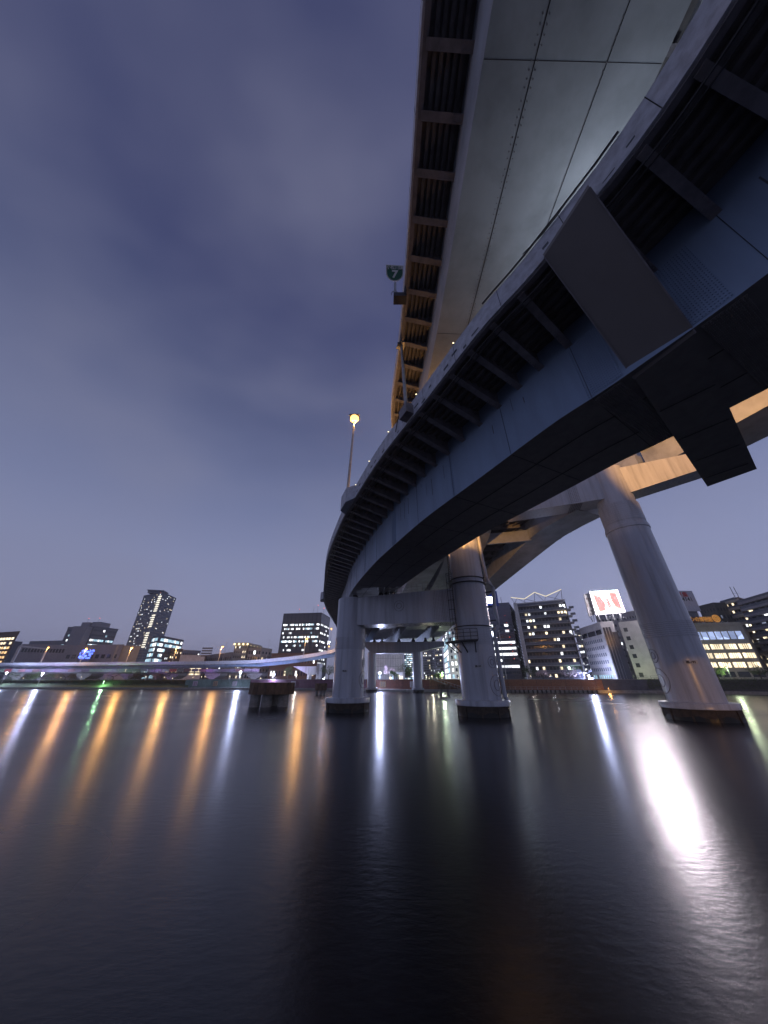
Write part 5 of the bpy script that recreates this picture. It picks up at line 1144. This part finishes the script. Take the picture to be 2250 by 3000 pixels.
# added for their glow: small path lamps on the far walkway and violet wash lights under the left road
PL = ['cold white path lamp at the far left end of the embankment', 'warm path lamp between the first two white floodlights', 'yellowish path lamp just left of the green floodlight', 'cold white path lamp over the embankment under the brown trees', 'warm path lamp left of the green wall', 'yellowish path lamp above the left end of the green wall', 'cold white path lamp above the green wall, second from its left end', 'warm path lamp above the middle of the green wall', 'yellowish path lamp over the old river stub', 'cold white path lamp hidden beside the left column', 'warm path lamp just left of the left far portal column', 'yellowish path lamp above the red wall near the pavilion', 'cold white path lamp behind the steps', 'warm path lamp beside the drain pipe of the middle column', 'yellowish path lamp by the round dark green tree', 'cold white path lamp between the two cherry trees']
for k, px in enumerate((60, 170, 230, 420, 500, 560, 585, 668, 760, 1000, 1085, 1170, 1345, 1480, 1560, 1620)):
    p = at_px(px, WALLL); z = 5.2; col_ = [(.9, .95, 1), (1, .85, .6), (1, .9, .75)][k % 3]
    street_lamp((p[0], p[1]+1.2, 4.0), (p[0], p[1]+1.2, z+(k % 4)*.3), PL[k], col_, CREAML, 90, 'small path lamps of the far levee', r=.05, head=.16, name='path_lamp', rad=.12)
for k, px in enumerate((110, 290, 440, 600, 760, 860)):
    Y = 196-(k > 3)*5-(k > 4)*5; x = px2(px, Y-4); t = thing('wash_light', 'violet wash light under the far road, %s from the left' % ords[k], 'floodlight', (x, Y-4, 4.2), 'violet wash lights under the far road')
    MB().box((x, Y-4, 4.5), (.7, .4, .5)).build('housing', DARK, t); aim_light(t, (x, Y-4.3, 5.0), (x, Y+2, 12), (.55, .30, 1.0), 1500, 130, .2)
# floodlights on the middle column
t = thing('pier_floodlight', 'white floodlight on a bracket at the right side of the middle column', 'floodlight', onY(1443, 1857, 51.5)); q = Vector(onY(1443, 1857, 51.5))
MB().beam(q, (Mc[0]+2.6, Mc[1], q.z), .12).build('bracket', DARK, t); MB().ico(q, .38).build('lens', WHITEL, t); MB().box(q+Vector((0, .3, .1)), (.7, .3, .6)).build('housing', DARK, t); lamp_light(t, q+Vector((.2, -.75, 0)), WH, 150, .2)
t = thing('lit_sign_box', 'blue white lit sign box on a lattice mast behind the drain pipe', 'sign', (onY(1432, 1758, 152)[0], 152, 4)); q = Vector(onY(1432, 1758, 152))
m = MB(); m.box(q+Vector((1.4, .4, .8)), (6.2, .5, 7.2)); m.build('case', mat('sign blue', (.02, .05, .3), .6), t); MB().box(q, (4.6, .3, 3.0)).build('face', glow('sign face', (.75, .85, 1), 8), t)
m = MB()
for s in (-1, 2.5): m.beam(q+Vector((s, .4, -2)), (q.x+s, q.y+.4, 4), .25)
m.build('mast', GALV, t)
# added lamps between the decks, none in view: they light the upper girders, the middle column and the arms of the right pier amber
def inner(x, y): return min(frA[:120], key=lambda f: math.dist(pt(f, f.W, 0)[:2], (x, y)))
for (x, y, e, l_) in ((10.5, 38.5, 9500, 'amber deck lamp on the inner edge of the curving road by the middle column'), (3, 62, 900, 'amber deck lamp on the inner edge of the road past the portal')):
    fr_ = inner(x, y); p = Vector(pt(fr_, fr_.W+.3, 1.2)); t = street_lamp(p, p+Vector((0, 0, 2.4)), l_, OR, SODIUM, 0, 'lamps between the decks', r=.1, head=.25, rad=.2, name='deck_lamp'); aim_light(t, p+Vector((0, 0, 3.0)), (14.5, 51, 31), OR, e, 75)
p = Vector((26.0, 19.4, 23.0)); street_lamp(p, (26.6, 20.4, 36.6), 'amber mast lamp on the right end of the big crossbeam', OR, SODIUM, 0, 'lamps between the decks', r=.12, head=.3, rad=.25, arm=(1.2, 1.0, 0), name='deck_lamp'); aim_light([o for o in C.objects if o.name.startswith('deck_lamp') and o.parent is None][-1], (27.8, 21.4, 37.2), (51, 38, 37.5), OR, 34000, 62, .15)
for (y, o, e, c_, l_) in ((9, 6.0, 900, (.75, .85, 1.0), 'low white deck lamp on the near bend below the upper road'), (27, 4.0, 800, OR, 'low amber deck lamp on the curving road below the upper road'), (38, 4.0, 1500, OR, 'second low amber deck lamp on the curving road, farther away')):
    f = min(frA[:120], key=lambda f: abs(pt(f, o, 0)[1]-y)); p = Vector(pt(f, o, .4)); street_lamp(p, p+Vector((0, 0, 1.9)), l_, c_, CREAML, e, 'lamps between the decks', r=.08, head=.18, rad=.2, name='deck_lamp')
# added lamp on the near quay, out of view and shaded so that it only reaches the foot of the right pier
t = thing('quay_lamp', 'shaded amber quay lamp behind the viewpoint', 'street lamp', (31, -4, 2.65)); MB().tube([(31, -4, 2.65), (31, -4, 8)], .12, 8).build('pole', GALV, t); MB().box((31, -3.8, 8.1), (.8, .9, .3)).build('lamp_head', DARK, t)
l = bpy.data.lights.new('bulb', 'SPOT'); l.color = OR; l.energy = 9000; l.spot_size = math.radians(13); l.spot_blend = .25; l.shadow_soft_size = .3
o = bpy.data.objects.new('bulb', l); C.objects.link(o); o.parent = t; o.location = Vector((31, -3.2, 7.8))-ORG[t.name]; o.rotation_euler = (Vector((40.5, 46, 1.5))-Vector((31, -3.2, 7.8))).to_track_quat('-Z', 'Y').to_euler()
